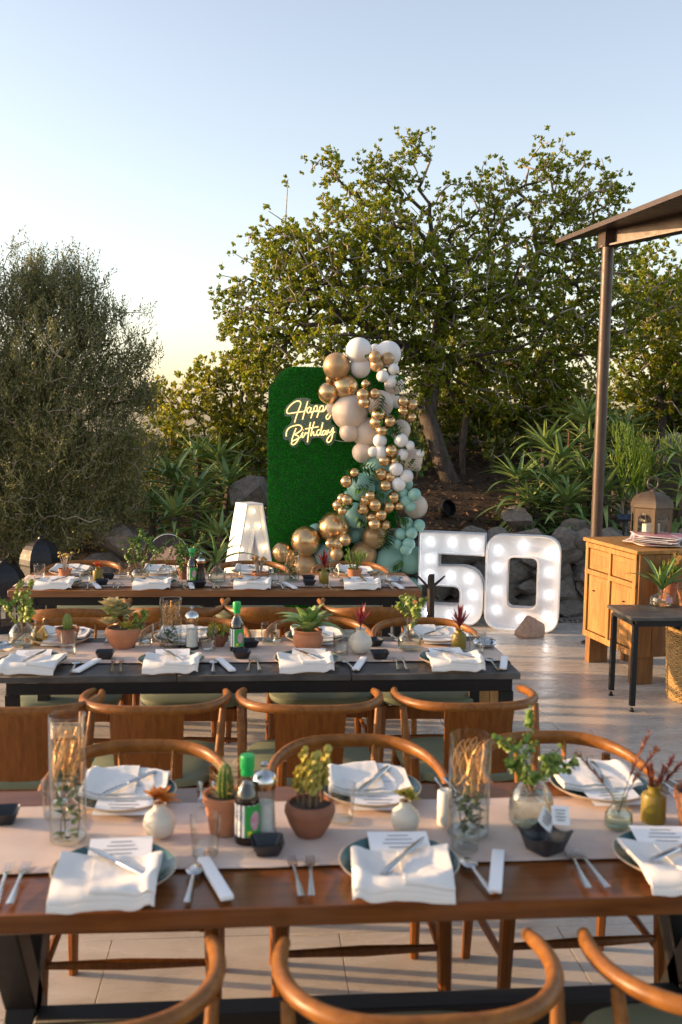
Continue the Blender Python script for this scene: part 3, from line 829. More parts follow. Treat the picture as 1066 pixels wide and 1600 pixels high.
def spiky_flower(loc, rn, lab, m, h=.08, n=34):
    t = thing('spiky_flower', lab, 'flower', Vector(loc)-Vector((0, 0, .03)))
    MB().tube([(0, 0, -.02), (0, .002, .05)], .003, 6).build('stem', M_STEM, t)
    lf = MB()
    for k in range(n):
        a = k*2.4; e = .75+.75*rn.random()
        leafy(lf, (0, 0, .035+.02*rn.random()), (math.cos(a)*math.cos(e), math.sin(a)*math.cos(e), math.sin(e)), h*rn.uniform(.7, 1.1), .0048, -.05, .2, 3)
    lf.build('petals', m, t, fix=False)

def pot_profile(r, h, kind):
    if kind == 'pot': return [(.0005, 0), (r*.68, 0), (r*.92, h*.74), (r*.92, h*.76), (r, h*.77), (r*1.03, h), (r*.92, h), (r*.88, h*.86), (.0005, h*.85)]
    if kind == 'bowl': return [(.0005, 0), (r*.55, 0), (r*.8, h*.32), (r, h*.72), (r*.99, h*.86), (r*.90, h), (r*.82, h), (r*.86, h*.85), (.0005, h*.83)]
    return [(.0005, 0), (r*.62, 0), (r*.90, h*.3), (r, h*.6), (r*.86, h*.84), (r*.95, h*.97), (r*.93, h), (r*.80, h), (r*.78, h*.88), (.0005, h*.87)]
def pot(px, py, r, h, lab, kind='pot', m=None, z=RZ, cat='potted plant', saucer=False):
    t = thing('potted_plant', lab, cat, on(px, py, z))
    MB().lathe(pot_profile(r, h, kind), 32).build('pot', m or M_TERRA, t)
    MB().lathe([(.0005, h*.9), (r*.45, h*.905), (r*.84, h*.885)], 20).build('soil', M_POTSOIL, t, fix=False)
    return t, h*.89
def cactus_part(t, z, r, h, rn, x=0., y=0., spines=True):
    mb = MB(); n = 20; rings = 9
    for i in range(rings+1):
        u = i/rings; rr = r*(math.sin(math.pi*(.25+.70*u))**.6 if u < 1 else .02)
        for k in range(n):
            a = 2*math.pi*k/n; q = rr*(1+.16*(1 if k % 2 == 0 else -1)); mb.v.append((x+q*math.cos(a), y+q*math.sin(a), z+h*u))
    for i in range(rings):
        for k in range(n): mb.f.append([i*n+k, i*n+(k+1) % n, (i+1)*n+(k+1) % n, (i+1)*n+k])
    mb.f.append([rings*n+k for k in range(n)]); mb.build('cactus_stem', M_CACTUS, t)
    if spines:
        sp = MB()
        for k in range(110):
            a = 2*math.pi*rn.randrange(10)/10; u = rn.random()
            c = Vector((x+r*1.0*math.cos(a), y+r*1.0*math.sin(a), z+h*u*.97))
            d = Vector((math.cos(a)+rn.uniform(-.5, .5), math.sin(a)+rn.uniform(-.5, .5), rn.uniform(-.1, 1.2))).normalized()
            sp.tube([c, c+d*rn.uniform(.012, .03)], [.0009, .0002], 3, False)
        sp.build('spines', M_SPINE, t, fix=False)
def column_succulents(t, z, rn, n, h, spread, m, leaf=.008):
    lf, st = MB(), MB()
    for k in range(n):
        a = rn.uniform(0, 6.28); q = spread*math.sqrt(rn.random()); x, y = q*math.cos(a), q*math.sin(a); hh = h*rn.uniform(.45, 1)
        tx, ty = x*1.3+rn.uniform(-.008, .008), y*1.3+rn.uniform(-.008, .008)
        st.tube([(x, y, z-.01), (tx, ty, z+hh)], [.004, .003], 6)
        for i in range(22):
            u = .35+.65*i/22; w = i*2.4; e = .3+.8*u
            c = Vector((x+(tx-x)*u, y+(ty-y)*u, z+hh*u)); d = Vector((math.cos(w)*math.cos(e), math.sin(w)*math.cos(e), math.sin(e)))
            blob_leaf(lf, c+d*leaf*.9, leaf*rn.uniform(.7, 1.1), d.cross(Vector((0, 0, 1)))+Vector((0, 0, .3)), .45)
    lf.build('leaves', m, t, fix=False); st.build('stem', M_STEM, t, fix=False)
def fat_rosette(t, z, rn, x, y, R_, m):
    lf = MB()
    for k in range(24):
        a = k*2.4; e = .15+1.15*(k/24); L = R_*(1-.5*k/24)
        leafy(lf, (x, y, z), (math.cos(a)*math.cos(e), math.sin(a)*math.cos(e), math.sin(e)), L, R_*.34, -.2, .6, 4)
    lf.build('rosette', m, t, fix=False)
def agave_leaf_mesh(L, W, curl, seg=7):
    mb = MB()
    for i in range(seg+1):
        u = i/seg; w = W*(math.sin(math.pi*(.22+.74*u))**.9) if i < seg else .0006
        y = L*(u-.18*u*u); z = curl[0]*L*u-curl[1]*L*u*u
        mb.v += [(-w, y, z+w*.35), (0, y, z), (w, y, z+w*.35), (0, y, z-.004*(1-u)-.001)]
    for i in range(seg):
        a = i*4
        mb.f += [[a, a+1, a+5, a+4], [a+1, a+2, a+6, a+5], [a+2, a+3, a+7, a+6], [a+3, a, a+4, a+7]]
    return mb.mesh('leaf', True, 50)
def agave_part(t, z, rn, L, W, n, m, els=(.1, 1.35)):
    vs_ = [agave_leaf_mesh(L, W, c) for c in ((.25, .45), (.15, .2), (.3, .75))]
    for k in range(n):
        e = els[0]+(els[1]-els[0])*(k/n)
        o = obj('leaf', vs_[k % 3] if k < n*.6 else vs_[1], m, t, (0, 0, z), (e, 0, k*2.4+rn.uniform(-.2, .2)))
        s_ = rn.uniform(.8, 1.1)*(1-.3*k/n); o.scale = (s_, s_, s_)
def pencil_part(t, z, rn, n, h, spread, m, r=.0022, x=0., y=0.):
    mb = MB()
    def br(p, d, L, r_, dep):
        q = Vector(p)+Vector(d)*L*.5+Vector((rn.uniform(-.1, .1)*L, rn.uniform(-.1, .1)*L, 0)); e = Vector(p)+Vector(d)*L
        mb.tube([p, q, e], [r_, r_*.95, r_*.8], 5)
        if dep:
            for k in range(rn.choice((2, 3))):
                dd = (Vector(d)+Vector((rn.uniform(-.6, .6), rn.uniform(-.6, .6), rn.uniform(.1, .6)))).normalized()
                br(Vector(p).lerp(e, rn.uniform(.55, 1)), dd, L*rn.uniform(.5, .8), r_*.85, dep-1)
    for k in range(n):
        a = rn.uniform(0, 6.28); d = Vector((math.cos(a)*spread, math.sin(a)*spread, 1)).normalized()
        br((x+.01*math.cos(a), y+.01*math.sin(a), z-.01), d, h*rn.uniform(.35, .5), r, 2)
    mb.build('branches', m, t, fix=False)
def bloom_part(t, z, rn, n, h, spread, m):
    st, lf = MB(), MB()
    for k in range(n):
        a = rn.uniform(0, 6.28); q = spread*rn.uniform(.3, 1); e = Vector((q*math.cos(a), q*math.sin(a), z+h*rn.uniform(.75, 1)))
        st.tube([(e.x*.2, e.y*.2, z-.01), (e.x*.6, e.y*.6, z+h*.5), e], [.0035, .003, .0022], 6)
        for i in range(9):
            w = i*.7; d = Vector((math.cos(w), math.sin(w), rn.uniform(.2, 1.2))).normalized(); blob_leaf(lf, e+d*.009, .0075, d, .5)
    st.build('stem', M_TWIG, t, fix=False); lf.build('blooms', m, t, fix=False)

def soy(px, py, lab, z=RZ, rot=0.):
    t = thing('sauce_bottle', lab, 'bottle', on(px, py, z), rot); t.scale = (1.1, 1.1, 1.17)
    MB().lathe([(.0005, 0), (.0255, 0), (.0275, .004), (.0275, .092), (.025, .108), (.0135, .128), (.0005, .1285)], 28).build('sauce', M_BOTTLE, t)
    MB().open_lathe([(.0275, .092), (.0252, .109), (.0142, .129), (.0125, .150), (.0125, .158)], 28).build('glass_neck', M_GLASS, t)
    def strip(a0, a1, z0, z1, r): return MB().grid(lambda u, v: (r*math.sin(a0+(a1-a0)*u), -r*math.cos(a0+(a1-a0)*u), z0+(z1-z0)*v), 12, 2)
    l = strip(-2.6, 2.6, .018, .086, .0279).build('label', M_PAPER, t, fix=False)
    strip(-.35, 1.5, .019, .085, .0282).build('label_panel', M_LABELG, l, fix=False)
    MB().grid(lambda u, v: ((.0286)*math.sin(.55+.42*v*math.cos(u*6.283)), -.0286*math.cos(.55+.42*v*math.cos(u*6.283)), .052+.021*v*math.sin(u*6.283)), 20, 2).build('label_emblem', M_LABELP, l, fix=False)
    strip(-.1, .25, .022, .032, .0285).build('label_mark', M_LABELY, l, fix=False)
    MB().lathe([(.0132, .143), (.0145, .144), (.0145, .152), (.0132, .153), (.0130, .157), (.0165, .158), (.0165, .182), (.0150, .186), (.0005, .187)], 24).build('cap', M_GREENCAP, t)
def mill(px, py, lab, dark=False, z=RZ):
    t = thing('pepper_mill' if dark else 'salt_mill', lab, 'mill', on(px, py, z)); t.scale = (1.12, 1.12, 1.12)
    if dark:
        MB().lathe([(.0005, 0), (.024, 0), (.026, .006), (.025, .03), (.017, .065), (.018, .09), (.022, .112), (.0005, .113)], 28).build('body', M_PEPPER, t)
    else:
        MB().open_lathe([(.0255, .0), (.027, .012), (.024, .05), (.0225, .09), (.024, .118)], 28).build('glass_body', M_GLASS, t)
        MB().lathe([(.0005, .010), (.024, .010), (.0215, .05), (.0205, .078), (.0005, .084)], 24).build('salt', M_SALT, t)
        MB().lathe([(.0005, 0), (.027, 0), (.028, .004), (.027, .010), (.0005, .0105)], 24).build('base', M_PEPPER, t)
    MB().lathe([(.0005, .112), (.026, .112), (.028, .118), (.028, .126), (.0005, .127)], 28).build('band', M_COPPERTOP, t)
    MB().lathe([(.0005, .127), (.0285, .127), (.0275, .136), (.020, .145), (.009, .150), (.005, .152), (.005, .156), (.0085, .160), (.0085, .166), (.004, .170), (.0005, .1705)], 28).build('cap', M_SILVER, t)
def pebble_bowl(px, py, lab, z=RZ):
    tag(MB().lathe([(.0005, 0), (.030, 0), (.050, .010), (.056, .020), (.050, .031), (.034, .037), (.026, .036), (.02, .030), (.0005, .028)], 32).build('metal_bowl', M_SILVER, None, on(px, py, z)), lab, 'bowl')
def candle(px, py, lab, z=RZ):
    tag(MB().lathe([(.0005, 0), (.017, 0), (.0185, .003), (.0185, .088), (.0165, .092), (.012, .088), (.0005, .087)], 24).build('candle', M_CANDLE, None, on(px, py, z)), lab, 'candle')

# ---- the brown table
rn = random.Random(21)
dish(6, 1283, 'small square black sauce dish on the brown table beside the tallest glass cylinder', .1)
cylinder_vase(107, 1311, .044, .312, 'tallest glass cylinder vase with cuttings on the brown table', rn, inside_lab='leafy cuttings and copper wire inside the tallest glass cylinder')
tumbler(88, 1275, 'clear tumbler behind the tallest glass cylinder on the brown table')
v = round_vase(250, 1306, .041, 'round cream vase holding a red succulent on the brown table')
succulent_top(v, rn, 'red tipped succulent in the round cream vase on the brown table', M_REDS)
tumbler(321, 1336, 'clear tumbler before the spiny cactus pot on the brown table')
t, z = pot(352, 1298, .056, .098, 'spiny yellow cactus in a terracotta pot on the brown table')
cactus_part(t, z, .018, .09, rn)
soy(386, 1314, 'soy sauce bottle with green cap on the brown table', rot=.15)
mill(413, 1306, 'salt mill with silver cap on the brown table')
dish(418, 1331, 'square black sauce dish in front of the soy bottle on the brown table', .06)
t, z = pot(484, 1302, .064, .082, 'low terracotta bowl of yellow column succulents on the brown table', 'bowl', M_TERRA2)
column_succulents(t, z, rn, 9, .15, .036, M_SUCC, .0105)
tumbler(533, 1282, 'clear tumbler right of the succulent bowl on the brown table')
v = round_vase(633, 1298, .038, 'round cream vase holding a yellow green succulent on the brown table')
succulent_top(v, rn, 'yellow green succulent in the round cream vase on the brown table', M_SUCC, 20, .034, .011)
candle(694, 1288, 'short white pillar candle on the brown table')
cylinder_vase(731, 1302, .052, .255, 'wide glass cylinder vase beside the white candle on the brown table', rn, inside_lab='leafy cuttings inside the wide glass cylinder on the brown table', fill=.40)
tumbler(726, 1327, 'clear tumbler in front of the wide glass cylinder on the brown table', sc=1.05)
v = flask(829, 1288, .058, .175, 'large clear flask vase with a hanging paper tag on the brown table')
put_sprig(v, rn, 'jade plant sprig in the tagged clear vase on the brown table', 4, .05, .75, .0078, 32, lean=(-.1, 0))
def paper_tag(p, lab):
    t = thing('paper_tag', lab, 'tag', p, .25)
    for k, (dx, rx) in enumerate(((-.016, .35), (.020, -.25))):
        c = MB().grid(lambda u, v: ((u-.5)*.052, .004*math.sin(u*3), (v-.5)*.045), 4, 4).build('card', M_PAPER, t, (dx, -.004*k, -.002+.006*k), (R(-28), rx+R(25), 0), fix=False)
        ik = MB()
        for q in range(4): ik.box((0, -.0012, .012-.008*q), (.030-.006*(q % 2), .0006, .0028))
        ik.build('printed_text', M_INK, c, smooth=False)
    MB().tube(catmull([(-.004, .004, .016), (-.018, .012, .05), (-.012, .02, .075)], 4), .0016, 5).build('ribbon', M_VINE, t)
paper_tag(on(852, 1300)+Vector((0, -.055, .062)), 'folded white paper tag tied to the large clear flask vase')
dish(851, 1327, 'wide black dish with upturned corners on the brown table', .55, True)
v = flask(966, 1293, .036, .088, 'small round glass bud vase with dry grass on the brown table', .5, M_GREENGLASS, water=.4)
def dry_grass(loc, rn, lab, dirs, m=None):
    t = thing('dry_grass', lab, 'dried grass', loc)
    st, lf = MB(), MB()
    for d, L in dirs:
        pts = [Vector((0, 0, -.05))]; dd = Vector((d[0]*.2, d[1]*.2, 1)).normalized()
        for i in range(7):
            dd = dd.lerp(Vector(d).normalized(), .25).normalized(); pts.append(pts[-1]+dd*(L+.05)/7)
        st.tube(pts, [.0016*(1-.1*i) for i in range(8)], 5)
        for i in range(70):
            u = .45+.55*rn.random(); k = min(int(u*7), 6); p = pts[k].lerp(pts[k+1], u*7-k)
            o = Vector((rn.gauss(0, 1), rn.gauss(0, 1), rn.gauss(0, 1))).normalized()
            leafy(lf, p, (pts[k+1]-pts[k]).normalized()*1.3+o, rn.uniform(.010, .026), .0028, .1, .2, 2)
    st.build('stem', M_STEM, t, fix=False); lf.build('seed_heads', m or M_DRY, t, fix=False)
dry_grass(v, rn, 'rust red dry grass plume leaning out of the bud vase', (((.55, .2, .85), .17), ((.8, .1, .8), .14), ((-.75, .25, .55), .14)))
v = bottle_vase(1020, 1282, .032, .095, 'olive green bottle vase with dry red blooms on the brown table')
dry_grass(v, rn, 'bushy red dried blooms standing in the olive bottle on the brown table', (((.5, .2, .6), .08), ((.2, -.2, .9), .06), ((-.3, 0, .9), .055), ((.75, .1, .5), .10), ((-.05, .3, 1), .05)))
t, z = pot(1085, 1293, .054, .10, 'terracotta pot at the table edge beyond the olive bottle on the brown table')
column_succulents(t, z, rn, 7, .05, .03, M_SUCCG)

# ---- the stone table
rn = random.Random(31)
v = flask(36, 1009, .062, .150, 'wide clear flask with a jade sprig on the stone table', .34)
put_sprig(v, rn, 'jade sprig leaning from the wide clear flask on the stone table', 4, .06, .6, .0085, 30, lean=(.05, 0))
p = flask(62, 1006, .040, .115, 'small amber glass bottle beside the wide clear flask', .5, M_AMBER, water=0)
pebble_bowl(2, 1017, 'polished metal bowl at the cactus end of the stone table')
t, z = pot(106, 1010, .050, .085, 'small terracotta pot with one green cactus on the stone table', 'pot', M_TERRA2)
cactus_part(t, z, .019, .075, rn, spines=False)
tumbler(107, 1023, 'clear tumbler in front of the small cactus on the stone table')
dish(165, 1028, 'square black sauce dish beside the wide succulent bowl on the stone table', .05)
t, z = pot(192, 1011, .078, .090, 'wide terracotta bowl of rosette succulents on the stone table', 'bowl')
fat_rosette(t, z+.055, rn, -.025, .01, .092, M_SUCCG); fat_rosette(t, z+.012, rn, .018, -.03, .045, M_SUCC); fat_rosette(t, z+.025, rn, -.058, -.025, .055, M_SUCCG); fat_rosette(t, z+.09, rn, -.045, .02, .075, M_SUCCG)
t2 = MB()
a, b = sprig(rn, 4, .055, .4, .0075, 26); obj('jade_stem', a, M_STEM, t, (.042, 0, z)); obj('jade_leaves', b, M_JADE, t, (.042, 0, z))
tumbler(228, 1008, 'clear tumbler between the succulent bowl and the glass cylinder on the stone table')
cylinder_vase(267, 1012, .049, .222, 'glass cylinder vase with cuttings beside the salt mill on the stone table', rn, inside_lab='leafy cuttings in the glass cylinder on the stone table', fill=.42)
mill(300, 1013, 'salt mill with silver cap on the stone table')
tumbler(326, 1016, 'clear tumbler between salt mill and trailing succulent on the stone table')
t, z = pot(343, 1009, .040, .062, 'dark pot of trailing succulents beside the soy bottle on the stone table', 'bowl', M_TERRA2)
column_succulents(t, z, rn, 16, .045, .045, M_SUCC, .007); column_succulents(t, z-.01, rn, 10, .035, .055, M_JADE, .006)
soy(370, 1016, 'soy sauce bottle with green cap on the stone table')
dish(378, 1027, 'square black sauce dish in front of the soy bottle on the stone table', .05)
dish(390, 1010, 'square black sauce dish behind the soy bottle on the stone table', .3)
tumbler(420, 1006, 'clear tumbler left of the agave pot on the stone table')
t, z = pot(481, 1017, .068, .098, 'large agave with broad green leaves in terracotta pot on the stone table', 'belly')
agave_part(t, z, rn, .215, .036, 19, M_AGAVE, (.3, 1.35))
tumbler(533, 1022, 'clear tumbler between the agave and the cream vase on the stone table')
v = round_vase(563, 1020, .053, 'round cream vase with dark red spikes on the stone table')
spiky_flower(v, rn, 'dark maroon spiky flower in the cream vase on the stone table', M_CRIM, .085, 40)
dish(593, 1028, 'square black sauce dish beside the cream vase on the stone table', .05)
dish(584, 1008, 'square black sauce dish behind the cream vase on the stone table', .4)
v = flask(640, 1015, .054, .135, 'clear flask vase with an upright jade sprig on the stone table', .36)
put_sprig(v, rn, 'upright jade sprig in the clear flask on the stone table', 3, .085, .3, .009, 26)
v = bottle_vase(717, 1013, .032, .088, 'olive bottle vase with red spikes at the end of the stone table')
spiky_flower(v, rn, 'red spiky flower in the olive bottle on the stone table', M_CRIM, .10, 44)
tumbler(745, 1021, 'clear tumbler before the metal bowl on the stone table')
pebble_bowl(757, 1010, 'polished metal bowl at the olive bottle end of the stone table')

# ---- the plank table
rn = random.Random(41)
t, z = pot(102, 903, .042, .060, 'terracotta pot of orange blooms on bare stems on the plank table')
bloom_part(t, z, rn, 10, .105, .05, M_ORANGE)
tumbler(62, 906, 'clear tumbler left of the orange bloom pot on the plank table'); tumbler(133, 912, 'clear tumbler right of the orange bloom pot on the plank table')
v = bottle_vase(153, 908, .030, .088, 'olive bottle vase with a red succulent on the plank table')
succulent_top(v, rn, 'red succulent in the olive bottle on the plank table', M_REDS, 18, .04, .008)
dish(160, 913, 'black sauce dish before the red succulent bottle on the plank table', .1); dish(170, 904, 'black sauce dish behind the red succulent bottle on the plank table', .1)
tumbler(194, 903, 'clear tumbler beside the sprig vase on the plank table')
v = flask(219, 908, .055, .125, 'clear flask vase with a wild leafy sprig on the plank table', .32)
put_sprig(v, rn, 'wild yellow green sprig in the clear flask on the plank table', 5, .15, .6, .009, 24, M_PENCIL)
tumbler(273, 911, 'clear tumbler before the dark pot on the plank table')
t, z = pot(288, 904, .045, .07, 'dark pot of trailing green stems on the plank table', 'pot', M_TERRA2)
a, b = sprig(rn, 7, .13, .8, .008, 20); obj('stem', a, M_STEM, t, (0, 0, z)); obj('foliage', b, M_PENCIL, t, (0, 0, z))
soy(300, 911, 'soy sauce bottle with green cap on the plank table'); mill(314, 911, 'black pepper mill with silver cap on the plank table', True)
dish(312, 916, 'black sauce dish in front of the pepper mill on the plank table', .1)
v = flask(339, 909, .055, .125, 'clear bottle holding an aloe on the plank table', .40)
t = thing('aloe_cutting', 'long leaved aloe rooted in the clear bottle on the plank table', 'aloe', v-Vector((0, 0, .02)))
agave_part(t, .0, rn, .36, .016, 12, M_ALOET, (.35, 1.45))
MB().tube([(0, 0, -.07), (.004, 0, 0)], [.003, .008], 6).build('root', M_STEM, t)
tumbler(368, 903, 'clear tumbler right of the aloe bottle on the plank table')
t, z = pot(405, 905, .052, .048, 'low terracotta bowl of orange tipped stems on the plank table', 'bowl')
bloom_part(t, z, rn, 12, .10, .055, M_ORANGE)
tumbler(428, 909, 'clear tumbler between the low bowl and glass cylinder on the plank table')
cylinder_vase(456, 908, .046, .205, 'glass cylinder vase with cuttings before the gold balloons on the plank table', rn, inside_lab='leafy cuttings in the glass cylinder on the plank table', fill=.55)
dish(483, 914, 'black sauce dish before the glass cylinder on the plank table', .1); dish(482, 907, 'black sauce dish behind another one on the plank table', .1)
v = bottle_vase(506, 911, .031, .092, 'olive bottle vase with crimson spikes on the plank table')
spiky_flower(v, rn, 'crimson spiky flower in the olive bottle on the plank table', M_CRIM, .10, 44)
tumbler(523, 902, 'clear tumbler behind the crimson spike bottle on the plank table')
t, z = pot(554, 906, .047, .072, 'terracotta pot with a branching pencil plant on the plank table')
pencil_part(t, z, rn, 16, .17, .55, M_PENCIL, .0026)
tumbler(597, 908, 'clear tumbler right of the pencil plant on the plank table'); pebble_bowl(617, 910, 'polished metal bowl at the balloon end of the plank table')

# ================================================================== LIT NUMBERS AND LETTER
def rounded(poly, radii, n=6):
    """round the corners of a closed outline; radii per corner"""
    out = []; L = len(poly)
    for i, (p, r) in enumerate(zip(poly, radii)):
        p = Vector((p[0], p[1])); a = Vector(poly[i-1][:2]); b = Vector(poly[(i+1) % L][:2])
        if r <= 0: out.append((p.x, p.y)); continue
        u = (a-p).normalized(); w = (b-p).normalized(); s = p+u*r; e = p+w*r
        for k in range(n+1):
            t = k/n; q = s*(1-t)**2+p*2*t*(1-t)+e*t*t; out.append((q.x, q.y))
    return out
def inset(poly, d):
    L = len(poly); area = sum(poly[i][0]*poly[(i+1) % L][1]-poly[(i+1) % L][0]*poly[i][1] for i in range(L))
    sg = 1 if area > 0 else -1; out = []
    for i in range(L):
        a, p, b = Vector(poly[i-1]), Vector(poly[i]), Vector(poly[(i+1) % L])
        e1 = (p-a).normalized(); e2 = (b-p).normalized()
        n1 = Vector((-e1.y, e1.x))*sg; n2 = Vector((-e2.y, e2.x))*sg
        m = (n1+n2); m = m.normalized() if m.length > 1e-6 else n1
        q = p+m*d/max(.35, m.dot(n1)); out.append((q.x, q.y))
    return out
def marquee(name, lab, outer, hole, bulbs, loc, rot, depth=.14, lip=.055, wall=.012, bm=None, br=.0145, lean=0.):
    """open-fronted box sign: wall all round, face recessed by lip, bulbs on the face"""
    t = thing(name, lab, 'sign', loc, (lean, 0, rot))
    MB().prism(outer, [hole] if hole else [], lip, depth).build('face_box', M_FACE5, t, smooth=False)
    rim = MB(); rim.prism(outer, [inset(outer, wall)], 0, lip+.002)
    if hole: rim.prism(inset(hole, -wall), [hole], 0, lip+.002)
    rim.build('rim', M_WHITE, t, smooth=False)
    for x, z in bulbs:
        b = MB().ball((0, 0, 0), br, 14, 8).build('bulb', bm, t, (x, lip-.024, z))
        MB().lathe([(.0005, 0), (br*.7, 0), (br*.7, .016), (.0005, .016)], 14).build('socket', M_WHITE, b, (0, .0235, 0), (R(90), 0, 0))
# '5': measured in 1/1066 of a crop, k metres each, z up from its foot
k5 = .001345
P5 = [(65, 50), (460, 50), (460, 190), (188, 190), (188, 268), (330, 262), (458, 262), (458, 652), (65, 652), (65, 525), (318, 520), (318, 400), (65, 398)]
R5 = [0, 0, 0, 0, 0, 0, 150, 130, 0, 0, 42, 42, 0]
cv = lambda u, v, u0, v0, k, st=1.08: ((u-u0)*k*st, (v0-v)*k)
out5 = rounded([cv(u, v, 262, 652, k5) for u, v in P5], [r*k5 for r in R5])
b5 = [cv(u, v, 262, 652, k5) for u, v in ((128, 118), (262, 116), (398, 118), (128, 228), (128, 332), (258, 332), (366, 345), (392, 450), (372, 552), (262, 588), (128, 588))]
p5 = at(702, 977, 0)
marquee('marquee_number', 'large white lit number five with cool round bulbs, beside the balloons', out5, None, b5, p5, R(-20), bm=M_BULB)
k0 = .00129
out0 = rounded([cv(u, v, 693, 690, k0) for u, v in ((468, 690), (918, 690), (918, 55), (468, 55))], [120*k0]*4, 10)
hol0 = rounded([cv(u, v, 693, 690, k0) for u, v in ((606, 535), (780, 535), (780, 200), (606, 200))], [42*k0]*4, 6)
b0 = [cv(u, v, 693, 690, k0) for u, v in ((540, 160), (693, 122), (848, 165), (538, 280), (850, 290), (538, 430), (850, 440), (538, 560), (848, 580), (693, 612))]
p0 = at(813, 987, 0)
marquee('marquee_number', 'large white lit number zero with a rock leaning at its foot', out0, hol0, b0, p0, R(-20), bm=M_BULB)
HA = 1.075
def A_(u, v): return (u, HA-v)
outA = [A_(-.075, 0), A_(.075, 0), A_(.275, HA), A_(.135, HA), A_(.095, .78), A_(-.095, .78), A_(-.135, HA), A_(-.275, HA)]
holA = [A_(0, .255), A_(.062, .60), A_(-.062, .60)]
bA = [A_(u, v) for u, v in ((0, .065), (-.055, .19), (.055, .19), (-.105, .375), (.105, .375), (-.14, .56), (.14, .56), (-.17, .74), (.17, .74), (-.205, .93), (.205, .93), (0, .69))]
pA = aty(398, 900, 8.15); pA.z = 0
marquee('marquee_letter', 'white lit capital letter A with warm bulbs beside the green panel', outA, holA, bA, pA, R(30), depth=.19, bm=M_BULBW, br=.015)

# ================================================================== TURF PANEL AND NEON
PY = 9.0
def turf_panel():
    x0, x1, zt = .15, 1.33, 2.235
    t = thing('grass_panel', 'tall green artificial grass backdrop panel with cut top corners', 'backdrop', ((x0+x1)/2, PY, 0))
    w = (x1-x0)/2
    out = [(-w, .0), (w, .0), (w, zt-.20), (w-.10, zt-.05), (w-.20, zt), (-w+.20, zt), (-w+.10, zt-.05), (-w, zt-.20)]
    MB().prism(out, [], 0, .06).build('board', M_GRASSB, t, smooth=False)
    MB().box((-w+.1, .20, .02), (.06, .36, .03)).box((w-.1, .20, .02), (.06, .36, .03)).build('stand_foot', M_STEEL, t)
    g = np.random.default_rng(2); N = 46000
    X = g.uniform(-w, w, N*2); Z = g.uniform(.01, zt, N*2)
    ok = (Z < zt-.20+(w-np.abs(X)))
    X, Z = X[ok][:N], Z[ok][:N]; N = len(X)
    # tufts stand in stitched rows: small steps in height give the woven look
    Z = np.round(Z/.018)*.018+g.normal(0, .003, N)
    L = g.uniform(.018, .036, N); W = g.uniform(.0018, .0034, N)
    dx = g.normal(0, .45, N); dz = g.normal(.10, .4, N); dy = -np.ones(N)
    d = np.stack([dx, dy, dz], 1); d /= np.linalg.norm(d, axis=1)[:, None]
    a = g.uniform(0, 2*np.pi, N); s = np.stack([np.cos(a), np.zeros(N), np.sin(a)], 1)*W[:, None]
    b = np.stack([X, np.full(N, -.0005), Z], 1)
    V = np.stack([b-s, b+s, b+d*L[:, None]], 1).reshape(-1, 3)
    o = obj('turf', np_mesh('turf', V, np.arange(len(V)).reshape(-1, 3)), M_TURF, t); o['kind'] = 'stuff'
turf_panel()
